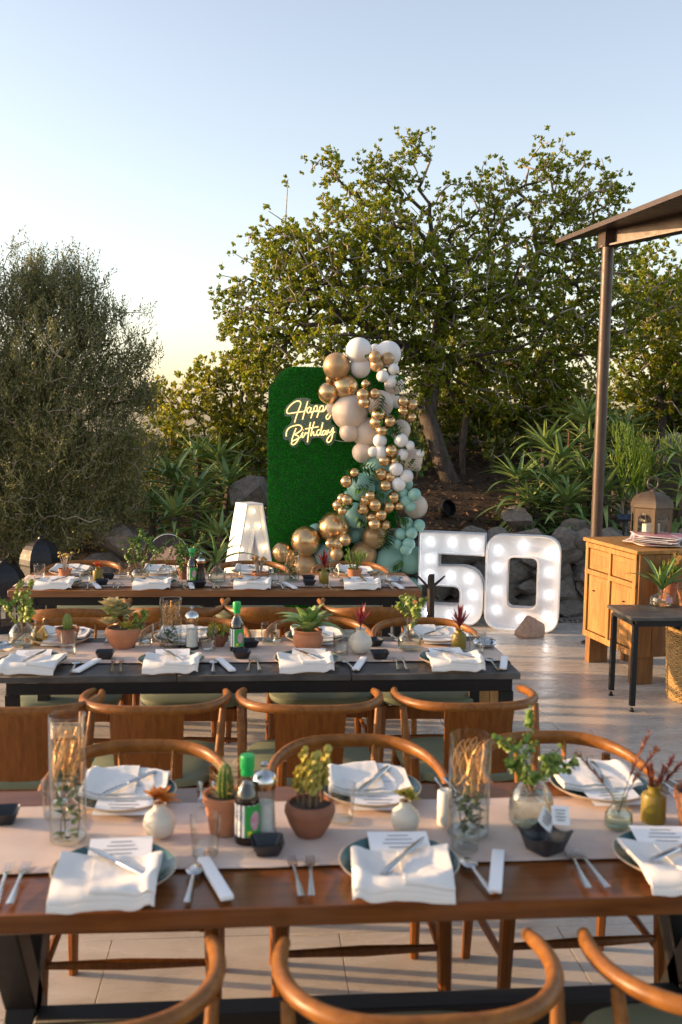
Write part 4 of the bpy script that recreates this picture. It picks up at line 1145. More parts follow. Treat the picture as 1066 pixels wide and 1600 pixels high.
def neon():
    c = aty(485, 660, PY-.075); k = (PY-.075)*1.012/F_PX/10.66
    t = thing('neon_sign', 'warm glowing neon script reading Happy Birthday on clear acrylic', 'sign', c)
    q = lambda u, v: ((u-533)*k, 0, (533-v)*k)
    L = [
     ('H', [[(275, 540), (300, 450), (335, 350), (370, 250), (368, 205), (330, 187), (270, 207), (200, 267), (150, 338), (152, 385), (200, 392), (300, 374), (430, 355)], [(487, 190), (460, 290), (430, 390), (405, 490)]]),
     ('a', [[(535, 292), (505, 288), (478, 325), (482, 370), (510, 375), (535, 335), (548, 290), (535, 340), (545, 372), (568, 355)]]),
     ('p', [[(602, 275), (572, 370), (540, 465)], [(584, 330), (604, 275), (636, 260), (646, 300), (622, 345), (580, 352), (640, 350), (672, 340)]]),
     ('p', [[(692, 275), (668, 370), (640, 455)], [(676, 330), (700, 270), (735, 260), (746, 300), (722, 345), (684, 352), (745, 348), (780, 310)]]),
     ('y', [[(780, 310), (797, 258), (802, 308), (826, 315), (850, 268)], [(856, 258), (872, 340), (860, 420), (825, 475), (795, 465), (800, 425), (840, 382), (890, 360)]]),
     ('B', [[(140, 770), (147, 690), (190, 627), (270, 592), (350, 580), (394, 610), (393, 650), (350, 692), (282, 738), (328, 752), (345, 790), (312, 860), (265, 900), (230, 890), (238, 852), (300, 817), (372, 780)], [(302, 630), (272, 710), (243, 790), (235, 850)]]),
     ('i', [[(372, 780), (416, 692), (397, 760), (412, 782), (440, 748)], [(424, 655), (422, 664)]]),
     ('r', [[(440, 748), (458, 700), (462, 718), (490, 706), (500, 712)]]),
     ('t', [[(537, 530), (512, 680), (490, 860)], [(450, 642), (560, 622), (670, 602)]]),
     ('h', [[(600, 520), (565, 640), (543, 755), (570, 702), (590, 690), (592, 740), (615, 745), (640, 715)]]),
     ('d', [[(692, 652), (657, 662), (640, 715), (665, 745), (700, 700), (725, 610), (740, 530), (715, 640), (705, 705), (718, 740), (740, 720)]]),
     ('a', [[(782, 662), (748, 672), (736, 718), (760, 735), (788, 692), (797, 660), (790, 712), (806, 728), (820, 700)]]),
     ('y', [[(820, 700), (832, 650), (840, 690), (868, 692), (905, 622)], [(912, 610), (905, 720), (880, 820), (835, 857), (810, 830), (830, 780), (880, 722), (940, 680)]]),
    ]
    for ch, strokes in L:
        mb = MB()
        for s_ in strokes: mb.tube(catmull([q(*p) for p in s_], 5), .0052, 8)
        mb.build('letter', M_NEON, t)
    out = [(105, 390), (130, 290), (250, 180), (340, 138), (530, 148), (545, 235), (800, 225), (890, 300), (910, 420), (880, 540), (960, 600), (975, 700), (925, 860), (835, 912), (765, 850), (700, 790), (570, 800), (530, 890), (470, 900), (400, 830), (310, 930), (220, 935), (180, 840), (100, 810), (100, 660), (200, 560), (225, 450), (125, 440)]
    out = [(p.x, p.y) for p in catmull([(q(*p)[0], q(*p)[2], 0) for p in out], 4, True)]
    MB().prism(out, [], .012, .018).build('acrylic_backing', M_ACRYL, t, smooth=False)
    MB().tube(catmull([(q(930, 815)[0], .014, q(930, 815)[2]), (q(1080, 840)[0], .014, q(1080, 840)[2]), (q(1300, 830)[0], .02, q(1300, 830)[2])], 5), .002, 5).build('power_cable', M_PAPER, t)
neon()

# ================================================================== BALLOON GARLAND
def balloons():
    S = .1689
    A = [(490+S*x, 520+S*y, S*r, c) for x, y, r, c in [
     (420, 165, 112, 'W'), (690, 195, 112, 'W'), (570, 150, 45, 'w'), (430, 320, 92, 'W'), (215, 310, 118, 'T'), (140, 555, 92, 'G'), (165, 430, 50, 't'), (295, 505, 112, 'G'),
     (570, 225, 55, 'T'), (685, 240, 58, 'T'), (590, 295, 62, 'T'), (740, 335, 48, 'W'), (640, 400, 52, 'W'), (720, 455, 58, 'W'), (745, 480, 85, 'b'),
     (485, 475, 40, 'G'), (460, 575, 58, 'G'), (565, 565, 48, 'G'), (470, 645, 52, 'G'), (335, 735, 155, 'B'), (200, 690, 75, 'b'), (610, 660, 120, 'B'), (690, 620, 70, 'b'),
     (330, 915, 85, 'B'), (490, 920, 130, 'B'), (600, 760, 62, 'G'), (585, 830, 65, 'G'), (705, 820, 55, 'G'), (635, 905, 52, 'G'),
     (825, 635, 48, 'G'), (912, 668, 48, 'G'), (830, 725, 45, 'G'), (908, 785, 42, 'G'), (770, 640, 55, 'w'), (800, 900, 92, 'B'),
     (615, 1000, 60, 'W'), (810, 995, 62, 'W'), (890, 1045, 45, 'W')]]
    B = [(490+S*x, 690+S*y, S*r, c) for x, y, r, c in [
     (450, 100, 88, 'B'), (552, 95, 46, 'W'), (625, 100, 62, 'W'), (820, 120, 52, 'W'), (720, 85, 54, 'G'), (655, 175, 52, 'G'), (755, 185, 48, 'G'), (985, 110, 38, 'W'), (905, 165, 98, 'B'), (955, 235, 40, 'b'),
     (585, 245, 122, 'M'), (765, 255, 60, 'W'), (860, 320, 60, 'W'), (625, 305, 55, 'G'), (710, 330, 54, 'G'), (665, 410, 52, 'G'), (785, 395, 64, 'W'), (860, 390, 58, 'm'),
     (305, 370, 54, 'G'), (380, 290, 40, 'G'), (440, 420, 122, 'M'), (325, 500, 48, 'm'),
     (265, 525, 45, 'G'), (310, 540, 50, 'G'), (230, 590, 52, 'G'), (268, 640, 40, 'G'),
     (478, 545, 50, 'G'), (525, 500, 46, 'G'), (570, 585, 58, 'G'), (462, 625, 53, 'G'), (740, 515, 53, 'G'), (698, 605, 53, 'G'), (790, 600, 42, 'G'), (625, 675, 56, 'G'), (540, 705, 52, 'G'), (565, 765, 56, 'G'), (665, 775, 48, 'G'),
     (660, 500, 80, 'm'), (610, 420, 55, 'm'), (825, 480, 48, 'M'), (935, 490, 56, 'M'), (850, 550, 63, 'M'), (890, 600, 50, 'M'), (945, 600, 105, 'B'),
     (390, 685, 115, 'M'), (400, 860, 80, 'm'), (190, 800, 142, 'G'), (-70, 920, 130, 'G'), (-290, 1025, 90, 'G'), (-80, 1150, 118, 'T'), (25, 830, 70, 'm'), (120, 1060, 118, 'M'),
     (560, 880, 112, 'T'), (465, 1040, 118, 'T'), (295, 910, 54, 'G'), (160, 945, 48, 'G'), (225, 950, 50, 'G'), (215, 1040, 58, 'T'),
     (702, 1090, 126, 'M'), (900, 1090, 125, 'M'), (862, 760, 58, 'M'), (976, 775, 54, 'M'), (805, 855, 53, 'M'), (906, 845, 53, 'M'), (770, 945, 50, 'M'), (880, 945, 58, 'M'), (855, 1000, 52, 'M'), (705, 920, 50, 'm'),
     (250, 1190, 80, 'm'), (790, 1240, 70, 'm'), (560, 1230, 110, 'M'), (400, 1300, 110, 'M'), (720, 1400, 110, 'M'), (560, 1480, 95, 'T'), (900, 1360, 100, 'M'), (330, 1460, 100, 'M'), (860, 1520, 90, 'M'), (700, 1580, 80, 'G'), (160, 1330, 100, 'T'), (120, 1500, 95, 'M'), (480, 1600, 80, 'M')]]
    mats = dict(W=M_BW, B=M_BB, G=M_BG, T=M_BGM, M=M_BM)
    base = aty(585, 900, 8.62); base.z = 0
    t = thing('balloon_garland', 'tall garland of white, beige, gold and mint balloons beside the grass panel', 'balloons', base)
    rn = random.Random(3); me = {}
    prof = [(1e-5, -1.03), (.10, -1.02), (.045, -1.085), (.10, -1.14)]
    for cname, m in mats.items():
        b = MB()
        pr = []
        for i in range(17):
            a = math.pi*i/16; r = math.sin(a); z = -math.cos(a)
            if z < 0: r *= 1-.10*(-z)**3; z *= 1.06
            pr.append((max(r, 1e-5), z))
        b.lathe(pr, 28); b.open_lathe([(.03, -1.05), (.055, -1.09), (.09, -1.13)], 10)
        me[cname] = b.mesh('balloon'); me[cname].materials.append(m)
    for px, py, r, c in A+B:
        y = 8.72 if r > 13 else (8.50 if r < 11.5 else 8.60)
        y += rn.uniform(-.03, .03)
        if c.islower(): y = 8.84; c = c.upper()
        p = aty(px, py, y); R_ = r*y*1.08/F_PX
        if p.z-R_*1.1 < .0: p.z = R_*1.12
        o = obj('balloon', me[c], None, t, p-base)
        o.scale = (R_, R_, R_)
        d = Vector((rn.uniform(-.8, .8), rn.uniform(-1, -.2), rn.uniform(.2, .9))) if r < 13 else Vector((rn.uniform(-.4, .4), rn.uniform(-.7, 0), rn.uniform(.3, 1)))
        o.rotation_euler = d.to_track_quat('Z', 'Y').to_euler()
    # eucalyptus and ruscus sprigs tucked between
    spr = [(500, 400, .8), (570, 490, 1), (640, 540, 1.2), (720, 500, 1), (760, 760, 1), (800, 830, 1), (740, 880, .9), (930, 900, 1), (960, 960, 1), (700, 960, .8), (480, 235, .6)]
    spr = [(490+S*x, 520+S*y, s_) for x, y, s_ in spr]+[(490+S*x, 690+S*y, s_) for x, y, s_ in ((300, 255, 1), (420, 250, 1.1), (370, 640, .9), (400, 690, .9), (540, 440, 1), (600, 470, 1), (740, 690, 1.1), (700, 800, 1.1), (690, 860, .9), (850, 1110, .9), (900, 270, .9), (820, 700, .8), (870, 225, .8))]
    for px, py, s_ in spr:
        p = aty(px, py, 8.42)-base; lf = MB()
        a0 = rn.uniform(0, 6.28)
        for st in range(2):
            a = a0+rn.uniform(-1, 1); d = Vector((math.cos(a), -.45, math.sin(a)*.8-.1)).normalized(); q = Vector((0, .10, 0))
            for i in range(5):
                q = q+d*.026*s_; d = (d+Vector((rn.uniform(-.15, .15), 0, -.06))).normalized()
                for sg in (-1, 1):
                    o_ = Vector((-d.z, rn.uniform(-.5, .2), d.x))*sg+d*.6
                    leafy(lf, q, o_, .055*s_*rn.uniform(.8, 1.2), .0155*s_, .15, .2, 4)
        lf.build('leaf_sprig', M_SPRIG, t, p, fix=False)
balloons()

# ================================================================== CANOPY, CABINET AND SIDE TABLE
def canopy():
    t = thing('canopy', 'thin bronze steel canopy on a round post beside the cabinet', 'canopy', (2.755, 7.7, 0))
    MB().lathe([(.0005, 0), (.085, 0), (.085, .012), (.0455, .013), (.0455, 3.14), (.0005, 3.141)], 28).build('post', M_BRONZE, t)
    c = aty(868, 381, 8.45)-Vector((2.755, 7.7, 0)); d = aty(1066, 304, 6.2)-Vector((2.755, 7.7, 0))
    far = d+(d-c)*1.6
    bd = Vector((math.sin(R(22)), -math.cos(R(22)), 0))
    poly = [c, far, Vector((.14, -.02, c.z))+bd*4.9, Vector((.14, .10, c.z))]
    mb = MB(); mb.v += [tuple(p) for p in poly]+[tuple(p+Vector((0, 0, .035))) for p in poly]
    mb.f += [[3, 2, 1, 0], [4, 5, 6, 7]]+[[i, (i+1) % 4, 4+(i+1) % 4, 4+i] for i in range(4)]
    mb.build('roof_sheet', M_BRONZE, t, smooth=False)
    zt = c.z
    # beam carried by the post, running towards and away
    b = MB()
    rb = Matrix.Rotation(R(22), 3, 'Z'); mid = Vector((.02, .0, 0))+bd*2.40
    for dz, sx, sz in ((-.135, .11, .014), (-.07, .014, .116), (-.009, .11, .010)): b.box((mid.x, mid.y, zt+dz), (sx, 4.9, sz), rb)
    b.build('beam', M_BRONZE, t, smooth=False)
    MB().prism([(-.045, zt-.145), (.085, zt-.145), (.085, zt-.016), (-.045, zt-.016)], [], -.06, .10).build('post_cap', M_BRONZE, t, smooth=False)
canopy()
def cabinet():
    rot = R(-9)
    near = aty(990, 1029, 6.45); near.z = 0
    t = thing('sideboard', 'weathered wood sideboard with panel doors lit by low sun', 'cabinet', near, R(-8.5)*-1)
    # local: doors on the -x side, y away from the camera, x to the right
    L, Dp, z0, z1 = .72, .46, .195, .93
    b = MB().box((Dp/2+.012, L/2, (z0+z1-.03)/2), (Dp-.024, L-.01, z1-.03-z0)); b.build('carcass', M_CAB2, t, smooth=False)
    MB().box((Dp/2, L/2, z1-.012), (Dp+.05, L+.05, .028), bev=.004).build('top', M_CAB, t)
    f = MB()
    for y in (.02, L/2, L-.02): f.box((0, y, (z0+z1-.03)/2), (.024, .04 if y != L/2 else .03, z1-.03-z0), bev=.002)
    for z in (z0+.025, z0+.49, z1-.05): f.box((-.0015, L/2, z), (.024, L, .045 if z < .3 else .035), bev=.002)
    f.build('face_frame', M_CAB, t)
    for y in (L*.27, L*.73):
        for za, zb, nm in ((z0+.05, z0+.47, 'door'), (z0+.51, z1-.07, 'drawer_front')):
            d = MB().box((.006, y, (za+zb)/2), (.014, L*.40, zb-za-.006), bev=.002).build(nm, M_CAB, t)
            MB().box((-.001, y, (za+zb)/2), (.006, L*.40-.07, zb-za-.08), bev=.003).build('panel', M_CAB, d)
        MB().tube([(-.02, y-.05*(1 if y < L/2 else -1), z0+.36), (.0, y-.05*(1 if y < L/2 else -1), z0+.36)], [.006, .004], 8).build('knob', M_STEEL, t)
    for i in range(4):
        MB().box((.006+Dp*(i+.5)/4, -.004, (z0+z1-.03)/2), (Dp/4-.003, .02, z1-.03-z0), bev=.0015).build('end_plank', M_CAB2, t)
    for x in (.08, Dp-.09):
        for y in (.04, L-.05): MB().box((x, y, z0/2), (.15, .07, z0), bev=.003).build('foot', M_CAB2, t)
    M = t.matrix_basis.copy()
    # stacked printed placemats
    rn = random.Random(8)
    for i in range(11):
        w, h = .36, .27
        z = z1+.006+i*.0052
        cx, cy = .30+rn.uniform(-.05, .07), .26+rn.uniform(-.05, .10); a = rn.uniform(-.35, .35)
        lift = rn.uniform(.002, .014)
        def fn(u, v, e=0.): return ((u-.5)*w*(1-.02*abs(v-.5)), (v-.5)*h, lift*abs(u-.5)**2*4*(.5+v)+e)
        mb = MB().grid(lambda u, v: fn(u, v), 10, 8); n = len(mb.v); mb.grid(lambda u, v: fn(u, v, .0022), 10, 8)
        W = 11; rim = list(range(W))+[j*W+10 for j in range(1, 9)]+[8*W+k for k in range(9, -1, -1)]+[j*W for j in range(7, 0, -1)]
        for p, q in zip(rim, rim[1:]+rim[:1]): mb.f.append([p, q, n+q, n+p])
        loc = M @ Vector((cx, cy, z))
        o = mb.build('placemat', M_PAPER, None, loc, a+1.2); tag(o, {0: 'lowest pink placemat of the stack, lying on the sideboard top', 10: 'topmost pink printed placemat of the stack on the sideboard'}.get(i, 'white edged pink placemat inside the loose stack on the sideboard'), 'placemat', 'placemats stacked on the sideboard')
        MB().grid(lambda u, v: fn(.035+.93*u, .05+.90*v, .0032), 10, 8).build('print', M_MAT1, o, fix=False)
    return M, z1
CAB_M, CAB_Z = cabinet()
def lantern(loc, w, h, m, lab, rot=0., sides=6, candle_h=.0):
    t = thing('lantern', lab, 'lantern', loc, rot)
    r = w/2; hb = h*.52; ap = []
    MB().lathe([(.0005, 0), (r*1.04, 0), (r*1.06, h*.02), (r, h*.04), (.0005, h*.041)], sides).build('base', m, t, smooth=False)
    # walls: each side a frame with an arched opening
    for k in range(sides):
        a = 2*math.pi*(k+.5)/sides; wd = 2*r*math.sin(math.pi/sides); rr = r*math.cos(math.pi/sides)
        out = [(-wd/2, 0), (wd/2, 0), (wd/2, hb), (-wd/2, hb)]
        ow = wd*.34; arch = [(-ow, hb*.10), (ow, hb*.10), (ow, hb*.62)]+[(ow*math.cos(q*math.pi/8), hb*.62+ow*.95*math.sin(q*math.pi/8)) for q in range(1, 8)]+[(-ow, hb*.62)]
        p = MB().prism(out, [arch], -.004, .004).build('wall_panel', m, t, (rr*math.cos(a), rr*math.sin(a), h*.04), a+math.pi/2, smooth=False)
        MB().box((0, 0, hb*.45), (ow*2.05, .002, hb*.85)).build('pane', M_GLASS, p, smooth=False)
    dome = [(r*1.05, h*.04+hb), (r*1.06, h*.05+hb)]+[(r*1.0*math.cos(q*math.pi/2/7)**.9+.012, h*.06+hb+h*.26*math.sin(q*math.pi/2/7)) for q in range(7)]+[(r*.14, h*.06+hb+h*.275), (r*.10, h*.06+hb+h*.30), (.0005, h*.06+hb+h*.31)]
    MB().lathe([(.0005, h*.04+hb)]+dome, sides).build('dome', m, t, smooth=False)
    zt = h*.06+hb+h*.30
    MB().tube([(r*.32*math.cos(q*2*math.pi/20), 0, zt+r*.30+r*.32*math.sin(q*2*math.pi/20)) for q in range(21)], .006, 6).build('ring_handle', m, t)
    if candle_h: MB().lathe([(.0005, h*.042), (r*.42, h*.042), (r*.42, h*.042+candle_h), (.0005, h*.042+candle_h-.005)], 20).build('candle', M_CANDLE, t)
lantern(CAB_M @ Vector((.40, .52, CAB_Z+.004)), .30, .42, M_LANTB, 'bronze dome lantern with a white candle standing on the sideboard', .3, 6, .10)
p = aty(64, 870, 8.9); lantern((p.x, 8.9, .0), .34, .80, M_LANT, 'black dome lantern with ring handle on the terrace behind the plank table', .2)
p = aty(4, 890, 8.3); lantern((p.x, 8.3, .0), .36, .66, M_LANT, 'grey black dome lantern by the olive tree, lower than its neighbour', .5)
def side_table():
    a, b = at(940, 1085, 0), at(987, 1112, 0)
    t = thing('side_table', 'black steel side table with stone top before the sideboard', 'table', (b.x, b.y, 0), 0)
    w, d, h = .47, .39, .60
    MB().box((w/2-.02, d/2-.015, h-.011), (w+.04, d+.04, .022), bev=.003).build('stone_top', M_STONE, t)
    fr = MB()
    for y in (0, d-.03): fr.box((w/2-.02, y, h-.042), (w-.04, .03, .035))
    for x in (0, w-.04): fr.box((x, d/2-.015, h-.042), (.03, d-.06, .035))
    fr.build('apron', M_STEEL, t, smooth=False)
    for x in (0, w-.04):
        for y in (0, d-.03):
            l = MB().box((x, y, .025+(h-.06)/2), (.032, .032, h-.088), bev=.002).build('leg', M_STEEL, t)
            MB().lathe([(.0005, 0), (.016, 0), (.016, .008), (.009, .012), (.009, .026), (.0005, .027)], 14).build('levelling_foot', M_STEEL, l, (x, y, 0))
    rn = random.Random(51)
    v = flask(1033, 946, .075, .125, 'squat clear bottle with an aloe on the side table', .35, z=h+.001)
    al = thing('aloe_cutting', 'green aloe with long leaves in the squat bottle on the side table', 'aloe', v-Vector((0, 0, .02)))
    agave_part(al, .0, rn, .36, .022, 13, M_ALOET, (.35, 1.35)); MB().tube([(0, 0, -.06), (0, 0, .005)], [.004, .011], 8).build('root', M_STEM, al)
    o = MB().grid(lambda u, v_: ((u-.5)*.05, .0, (v_-.5)*.032), 2, 2).build('bottle_label', M_LABELP, None, v+Vector((.018, -.078, -.075)), .2, fix=False); tag(o, 'small pink and white label stuck on the squat bottle', 'label')
    q, z = pot(1044, 938, .062, .12, 'terracotta pot of red tipped pencil plant on the side table', z=h+.001)
    pencil_part(q, z, rn, 18, .22, .35, M_PENCIL, .003); pencil_part(q, z+.05, rn, 7, .2, .3, M_ORANGE, .0022)
    q, z = pot(1072, 946, .058, .11, 'terracotta pot at the edge of the side table', z=h+.001)
    column_succulents(q, z, rn, 6, .04, .03, M_SUCCG)
side_table()
def basket():
    p = at(1074, 1092, 0)
    t = thing('wicker_basket', 'tall woven wicker basket beside the side table', 'basket', p)
    w = .12; hh = .48; mb = MB()
    for i in range(34):
        z = .01+hh*i/34; r = w*(1+.18*z/hh)
        pts = [(r*math.cos(2*math.pi*k/40), r*math.sin(2*math.pi*k/40)*1.3, z+.004*(1 if (k+i) % 2 else -1)) for k in range(41)]
        pts = [(x*(1+.03*(1 if (k+i) % 2 else -1)), y*(1+.03*(1 if (k+i) % 2 else -1)), zz) for k, (x, y, zz) in enumerate(pts)]
        mb.tube(pts, .0068, 5, False)
    mb.build('weave', M_WICKER, t)
    st = MB()
    for k in range(20):
        a = 2*math.pi*k/20; st.tube([(w*math.cos(a), w*1.3*math.sin(a), 0), (w*1.18*math.cos(a), w*1.3*1.18*math.sin(a), hh)], .005, 5)
    st.build('stakes', M_WICKER, t); MB().lathe([(.0005, 0), (w*.98, 0), (w*.98, .012), (.0005, .012)], 24).build('base', M_WICKER, t)
basket()
def small_things():
    # block stool seen between the legs of the stone table
    p = at(757, 1117, 0)
    t = thing('wood_block_stool', 'pale wooden block stool catching the sun behind the stone table', 'stool', (p.x-.07, p.y-.25, 0), R(6))
    for i in range(2): MB().box((-.05+.1*i, 0, .20), (.098, .20, .36), bev=.003).build('plank', M_CAB, t)
    MB().box((0, 0, .395), (.21, .22, .03), bev=.004).build('top', M_CAB, t)
    # forked branch stake
    p = aty(673, 930, 6.9)
    t = thing('branch_stand', 'dark forked branch stand before the lit number five', 'stand', (p.x, 6.9, 0))
    z = aty(673, 897, 6.9).z
    MB().tube([(0, 0, 0), (.004, 0, z*.5), (0, 0, z)], [.030, .027, .024], 10).build('trunk', M_BRANCH, t)
    MB().tube([(0, 0, z-.12), (-.05, 0, z-.06), (-.105, -.01, z-.005)], [.011, .009, .006], 7).build('branch', M_BRANCH, t)
    MB().tube([(0, 0, z-.10), (.06, 0, z-.05), (.10, .01, z-.015)], [.011, .009, .006], 7).build('branch', M_BRANCH, t)
    MB().lathe([(.0005, 0), (.11, 0), (.11, .012), (.0005, .013)], 20).build('base', M_BRANCH, t)
    # face cutout behind the plank table
    p = aty(263, 860, 7.75)
    t = thing('face_cutout', 'printed cardboard cutout of a dark haired forehead behind the plank table', 'cutout', (p.x, 7.75, 0))
    zt = aty(263, 834, 7.75).z; w = .185; c = zt-.26
    out = [(w*math.sin(2*math.pi*k/36)*(1 if math.cos(2*math.pi*k/36) > -.2 else .9), c+.26*math.cos(2*math.pi*k/36)) for k in range(36)]
    MB().prism(out, [], 0, .008).build('board', M_PAPER, t, smooth=False)
    fo = [(x*.98, c+(z_-c)*.985) for x, z_ in out]
    MB().prism(fo, [], -.0015, -.0005).build('skin_print', M_SKIN, t, smooth=False)
    hr = [(x, z_) for x, z_ in fo if z_ > c+.03]
    n = len(hr); hr = sorted(hr, key=lambda q: math.atan2(q[0], q[1]-c))
    inner = [(x*.80, c+.02+(z_-c-.02)*.60+.012*math.sin(i*2.2)) for i, (x, z_) in enumerate(hr)]
    MB().prism(hr+inner[::-1], [], -.003, -.002).build('hair_print', M_HAIR, t, smooth=False)
    for s in (-1, 1): MB().prism([(s*.03, c+.035), (s*.07, c+.055), (s*.13, c+.03), (s*.125, c+.018), (s*.07, c+.038), (s*.03, c+.02)], [], -.003, -.002).build('eyebrow_print', M_HAIR, t, smooth=False)
    MB().box((0, .016, (c-.2)/2), (.02, .014, c-.2)).box((0, .016, .008), (.22, .16, .016)).build('stake', M_STEEL, t)
    # solar light and ground spotlight
    p = aty(975, 812, 8.95)
    t = thing('solar_light', 'small tilted solar panel light on a stake behind the sideboard', 'lamp', (p.x, 8.95, ground_z(p.x, 8.95)))
    hh = p.z-ground_z(p.x, 8.95)
    MB().tube([(0, 0, -.05), (0, 0, hh)], .012, 8).build('stake', M_STEEL, t)
    pn = MB().box((0, -.02, hh+.02), (.16, .11, .014), Matrix.Rotation(R(24), 3, 'X')).build('panel_frame', M_STEEL, t, smooth=False)
    MB().box((0, -.022, hh+.028), (.145, .098, .004), Matrix.Rotation(R(24), 3, 'X')).build('solar_cell', M_SOLAR, pn, smooth=False)
    MB().lathe([(.0005, hh-.06), (.04, hh-.06), (.035, hh-.02), (.0005, hh-.02)], 14).build('lamp_head', M_STEEL, t)
    p = aty(690, 806, 10.3); gz = ground_z(p.x, 10.3)
    t = thing('garden_spotlight', 'dark round garden spotlight on the mulch below the tree', 'lamp', (p.x, 10.3, gz), .5)
    MB().lathe([(.0005, 0), (.05, 0), (.085, .05), (.09, .13), (.085, .13), (.075, .06), (.0005, .05)], 20).build('hood', M_STEEL, t, (0, 0, .07), (R(70), 0, 0))
    MB().tube([(0, 0, -.05), (0, 0, .09)], .012, 8).build('stake', M_STEEL, t)
M_BRANCH = mat('dark_branch', (.025, .018, .014), .7, 0, (.05, .035, .025), 20, .5, 60)
small_things()

# ================================================================== STONES
def rock_mesh(seed, sub=3, flat=1.0, name='stone', rough=.12):
    bm = bmesh.new(); bmesh.ops.create_icosphere(bm, subdivisions=sub, radius=1)
    rn = random.Random(seed); planes = []
    for k in range(11):
        d = Vector((rn.gauss(0, 1), rn.gauss(0, 1), rn.gauss(0, 1))).normalized(); planes.append((d, rn.uniform(.42, .78)))
    for v in bm.verts:
        c = v.co.copy()
        for d, h in planes:
            e = c.dot(d)-h
            if e > 0: c -= d*e*.97
        c += c.normalized()*(mnoise.noise(c*1.7+Vector((seed, 0, 0)))*rough+.07*mnoise.noise(c*5+Vector((0, seed, 0)))); c.z *= flat
        v.co = c
    me = bpy.data.meshes.new(name); bm.to_mesh(me); bm.free(); me.shade_smooth(); me.set_sharp_from_angle(angle=R(32)); return me
def stones():
    ms = [rock_mesh(s) for s in range(8)]
    for m in ms: m.materials.append(M_ROCK)
    rn = random.Random(77)
    t = thing('stone_wall', 'low dry stone retaining wall behind the lit numbers', 'wall', (1.1, 8.86, 0))
    z = .0; row = 0
    while z < .62:
        x = -.05+rn.uniform(0, .2); h = rn.uniform(.15, .23)
        while x < 4.6:
            w = rn.uniform(.18, .40)
            o = obj('stone', ms[rn.randrange(8)], None, t, (x+w/2, rn.uniform(-.03, .05)+.02*row, z+h/2), (rn.uniform(-.2, .2), rn.uniform(-.2, .2), rn.uniform(-.3, .3)+rn.choice((0, math.pi))))
            o.scale = (w*.86, .22, h*.92); x += w*.97
        z += h*.92; row += 1
    for k, (px, py, w, lab) in enumerate(((905, 828, .17, 'pale brown boulder on top of the stone wall below the aloes'), (808, 812, .20, 'grey boulder on the mulch behind the number zero'),
                           (185, 835, .30, 'grey boulder in shade beside the black lantern'), (160, 890, .22, 'low grey rock behind the plank table beside the lantern'), (1052, 705, .26, 'large grey boulder on the slope behind the pencil bush'), (395, 770, .22, 'grey rock between the aloes and the green panel'))):
        y = (9.3, 9.5, 9.6, 9.45, 11.2, 9.9)[k]; p = aty(px, py, y)
        o = obj('boulder', ms[(k*3+1) % 8], None, None, (p.x, y, max(p.z-.02, ground_z(p.x, y)+w*.25)), (.2*k, .1, k*1.3)); o.scale = (w*1.25, w, w*.85); tag(o, lab, 'rock')
    m = rock_mesh(44, 3, .85, 'loose_rock', .05); p = at(823, 990, 0)
    o = obj('loose_rock', m, M_ROCK2, None, (p.x-.02, p.y-.10, .07), (.1, .25, .4)); o.scale = (.165, .12, .145); tag(o, 'angular reddish brown rock leaning against the number zero', 'rock')
    # gravel strip at the foot of the wall
    g = MB(); rn = random.Random(5)
    for k in range(420):
        x = rn.uniform(2.35, 4.2); y = rn.uniform(8.5, 8.72); r = rn.uniform(.008, .022)
        g.ball((x, y, r*.5), r, 6, 4, (1, rn.uniform(.7, 1.2), .6))
    o = g.build('gravel', M_ROCK); tag(o, 'dark loose gravel strip at the foot of the stone wall', 'gravel'); o['kind'] = 'stuff'
stones()

# ================================================================== ALOES AND SHRUBS
def aloe_leaf(L, W, rise, droop, seg=7):
    mb = MB()
    for i in range(seg+1):
        u = i/seg; w = W*(1-u)**.75*(1 if u > .05 else .9)+.0006
        y = L*(u-.25*u*u*droop); z = rise*L*u-droop*L*.62*u*u
        mb.v += [(-w, y, z+w*.45), (0, y, z), (w, y, z+w*.45), (0, y, z-.011*(1-u)-.001)]
    for i in range(seg):
        a = i*4; mb.f += [[a, a+1, a+5, a+4], [a+1, a+2, a+6, a+5], [a+2, a+3, a+7, a+6], [a+3, a, a+4, a+7]]
    return mb.mesh('leaf', True, 50)
AL = [aloe_leaf(1, .070, r_, d_) for r_, d_ in ((.35, .8), (.25, .45), (.45, 1.15), (.15, .25), (.3, .6))]
for m_ in AL: m_.materials.append(M_ALOE)
def aloe(px, py, y, size, lab, rn, tilt=(0, 0), n=38, group=None):
    p = aty(px, py, y); gz = ground_z(p.x, y)
    t = thing('aloe_plant', lab, 'aloe', (p.x, y, gz), rn.uniform(0, 6), group)
    h = max(p.z-gz, .05); tp = Vector((rn.uniform(-.05, .05), rn.uniform(-.05, .05), h))
    MB().tube([(0, 0, -.05), (0, 0, h*.5), tp], [.045, .038, .03], 8).build('trunk', M_BARK, t)
    for k in range(n):
        u = k/n; e = -.55+1.5*u
        zz = -min(h*.8, .55)*max(0, 1-u*2.2)
        o = obj('leaf', AL[(k*7) % 5] if u < .75 else AL[3], None, t, tp+Vector((0, 0, zz)), (e+tilt[0], rn.uniform(-.12, .12), k*2.4+rn.uniform(-.2, .2)))
        s_ = 1.55*size*rn.uniform(.8, 1.1)*(1-.30*u); o.scale = (s_*1.05, s_, s_)
rn = random.Random(91)
G1 = 'aloes by the green panel'; G2 = 'aloes behind the stone wall'
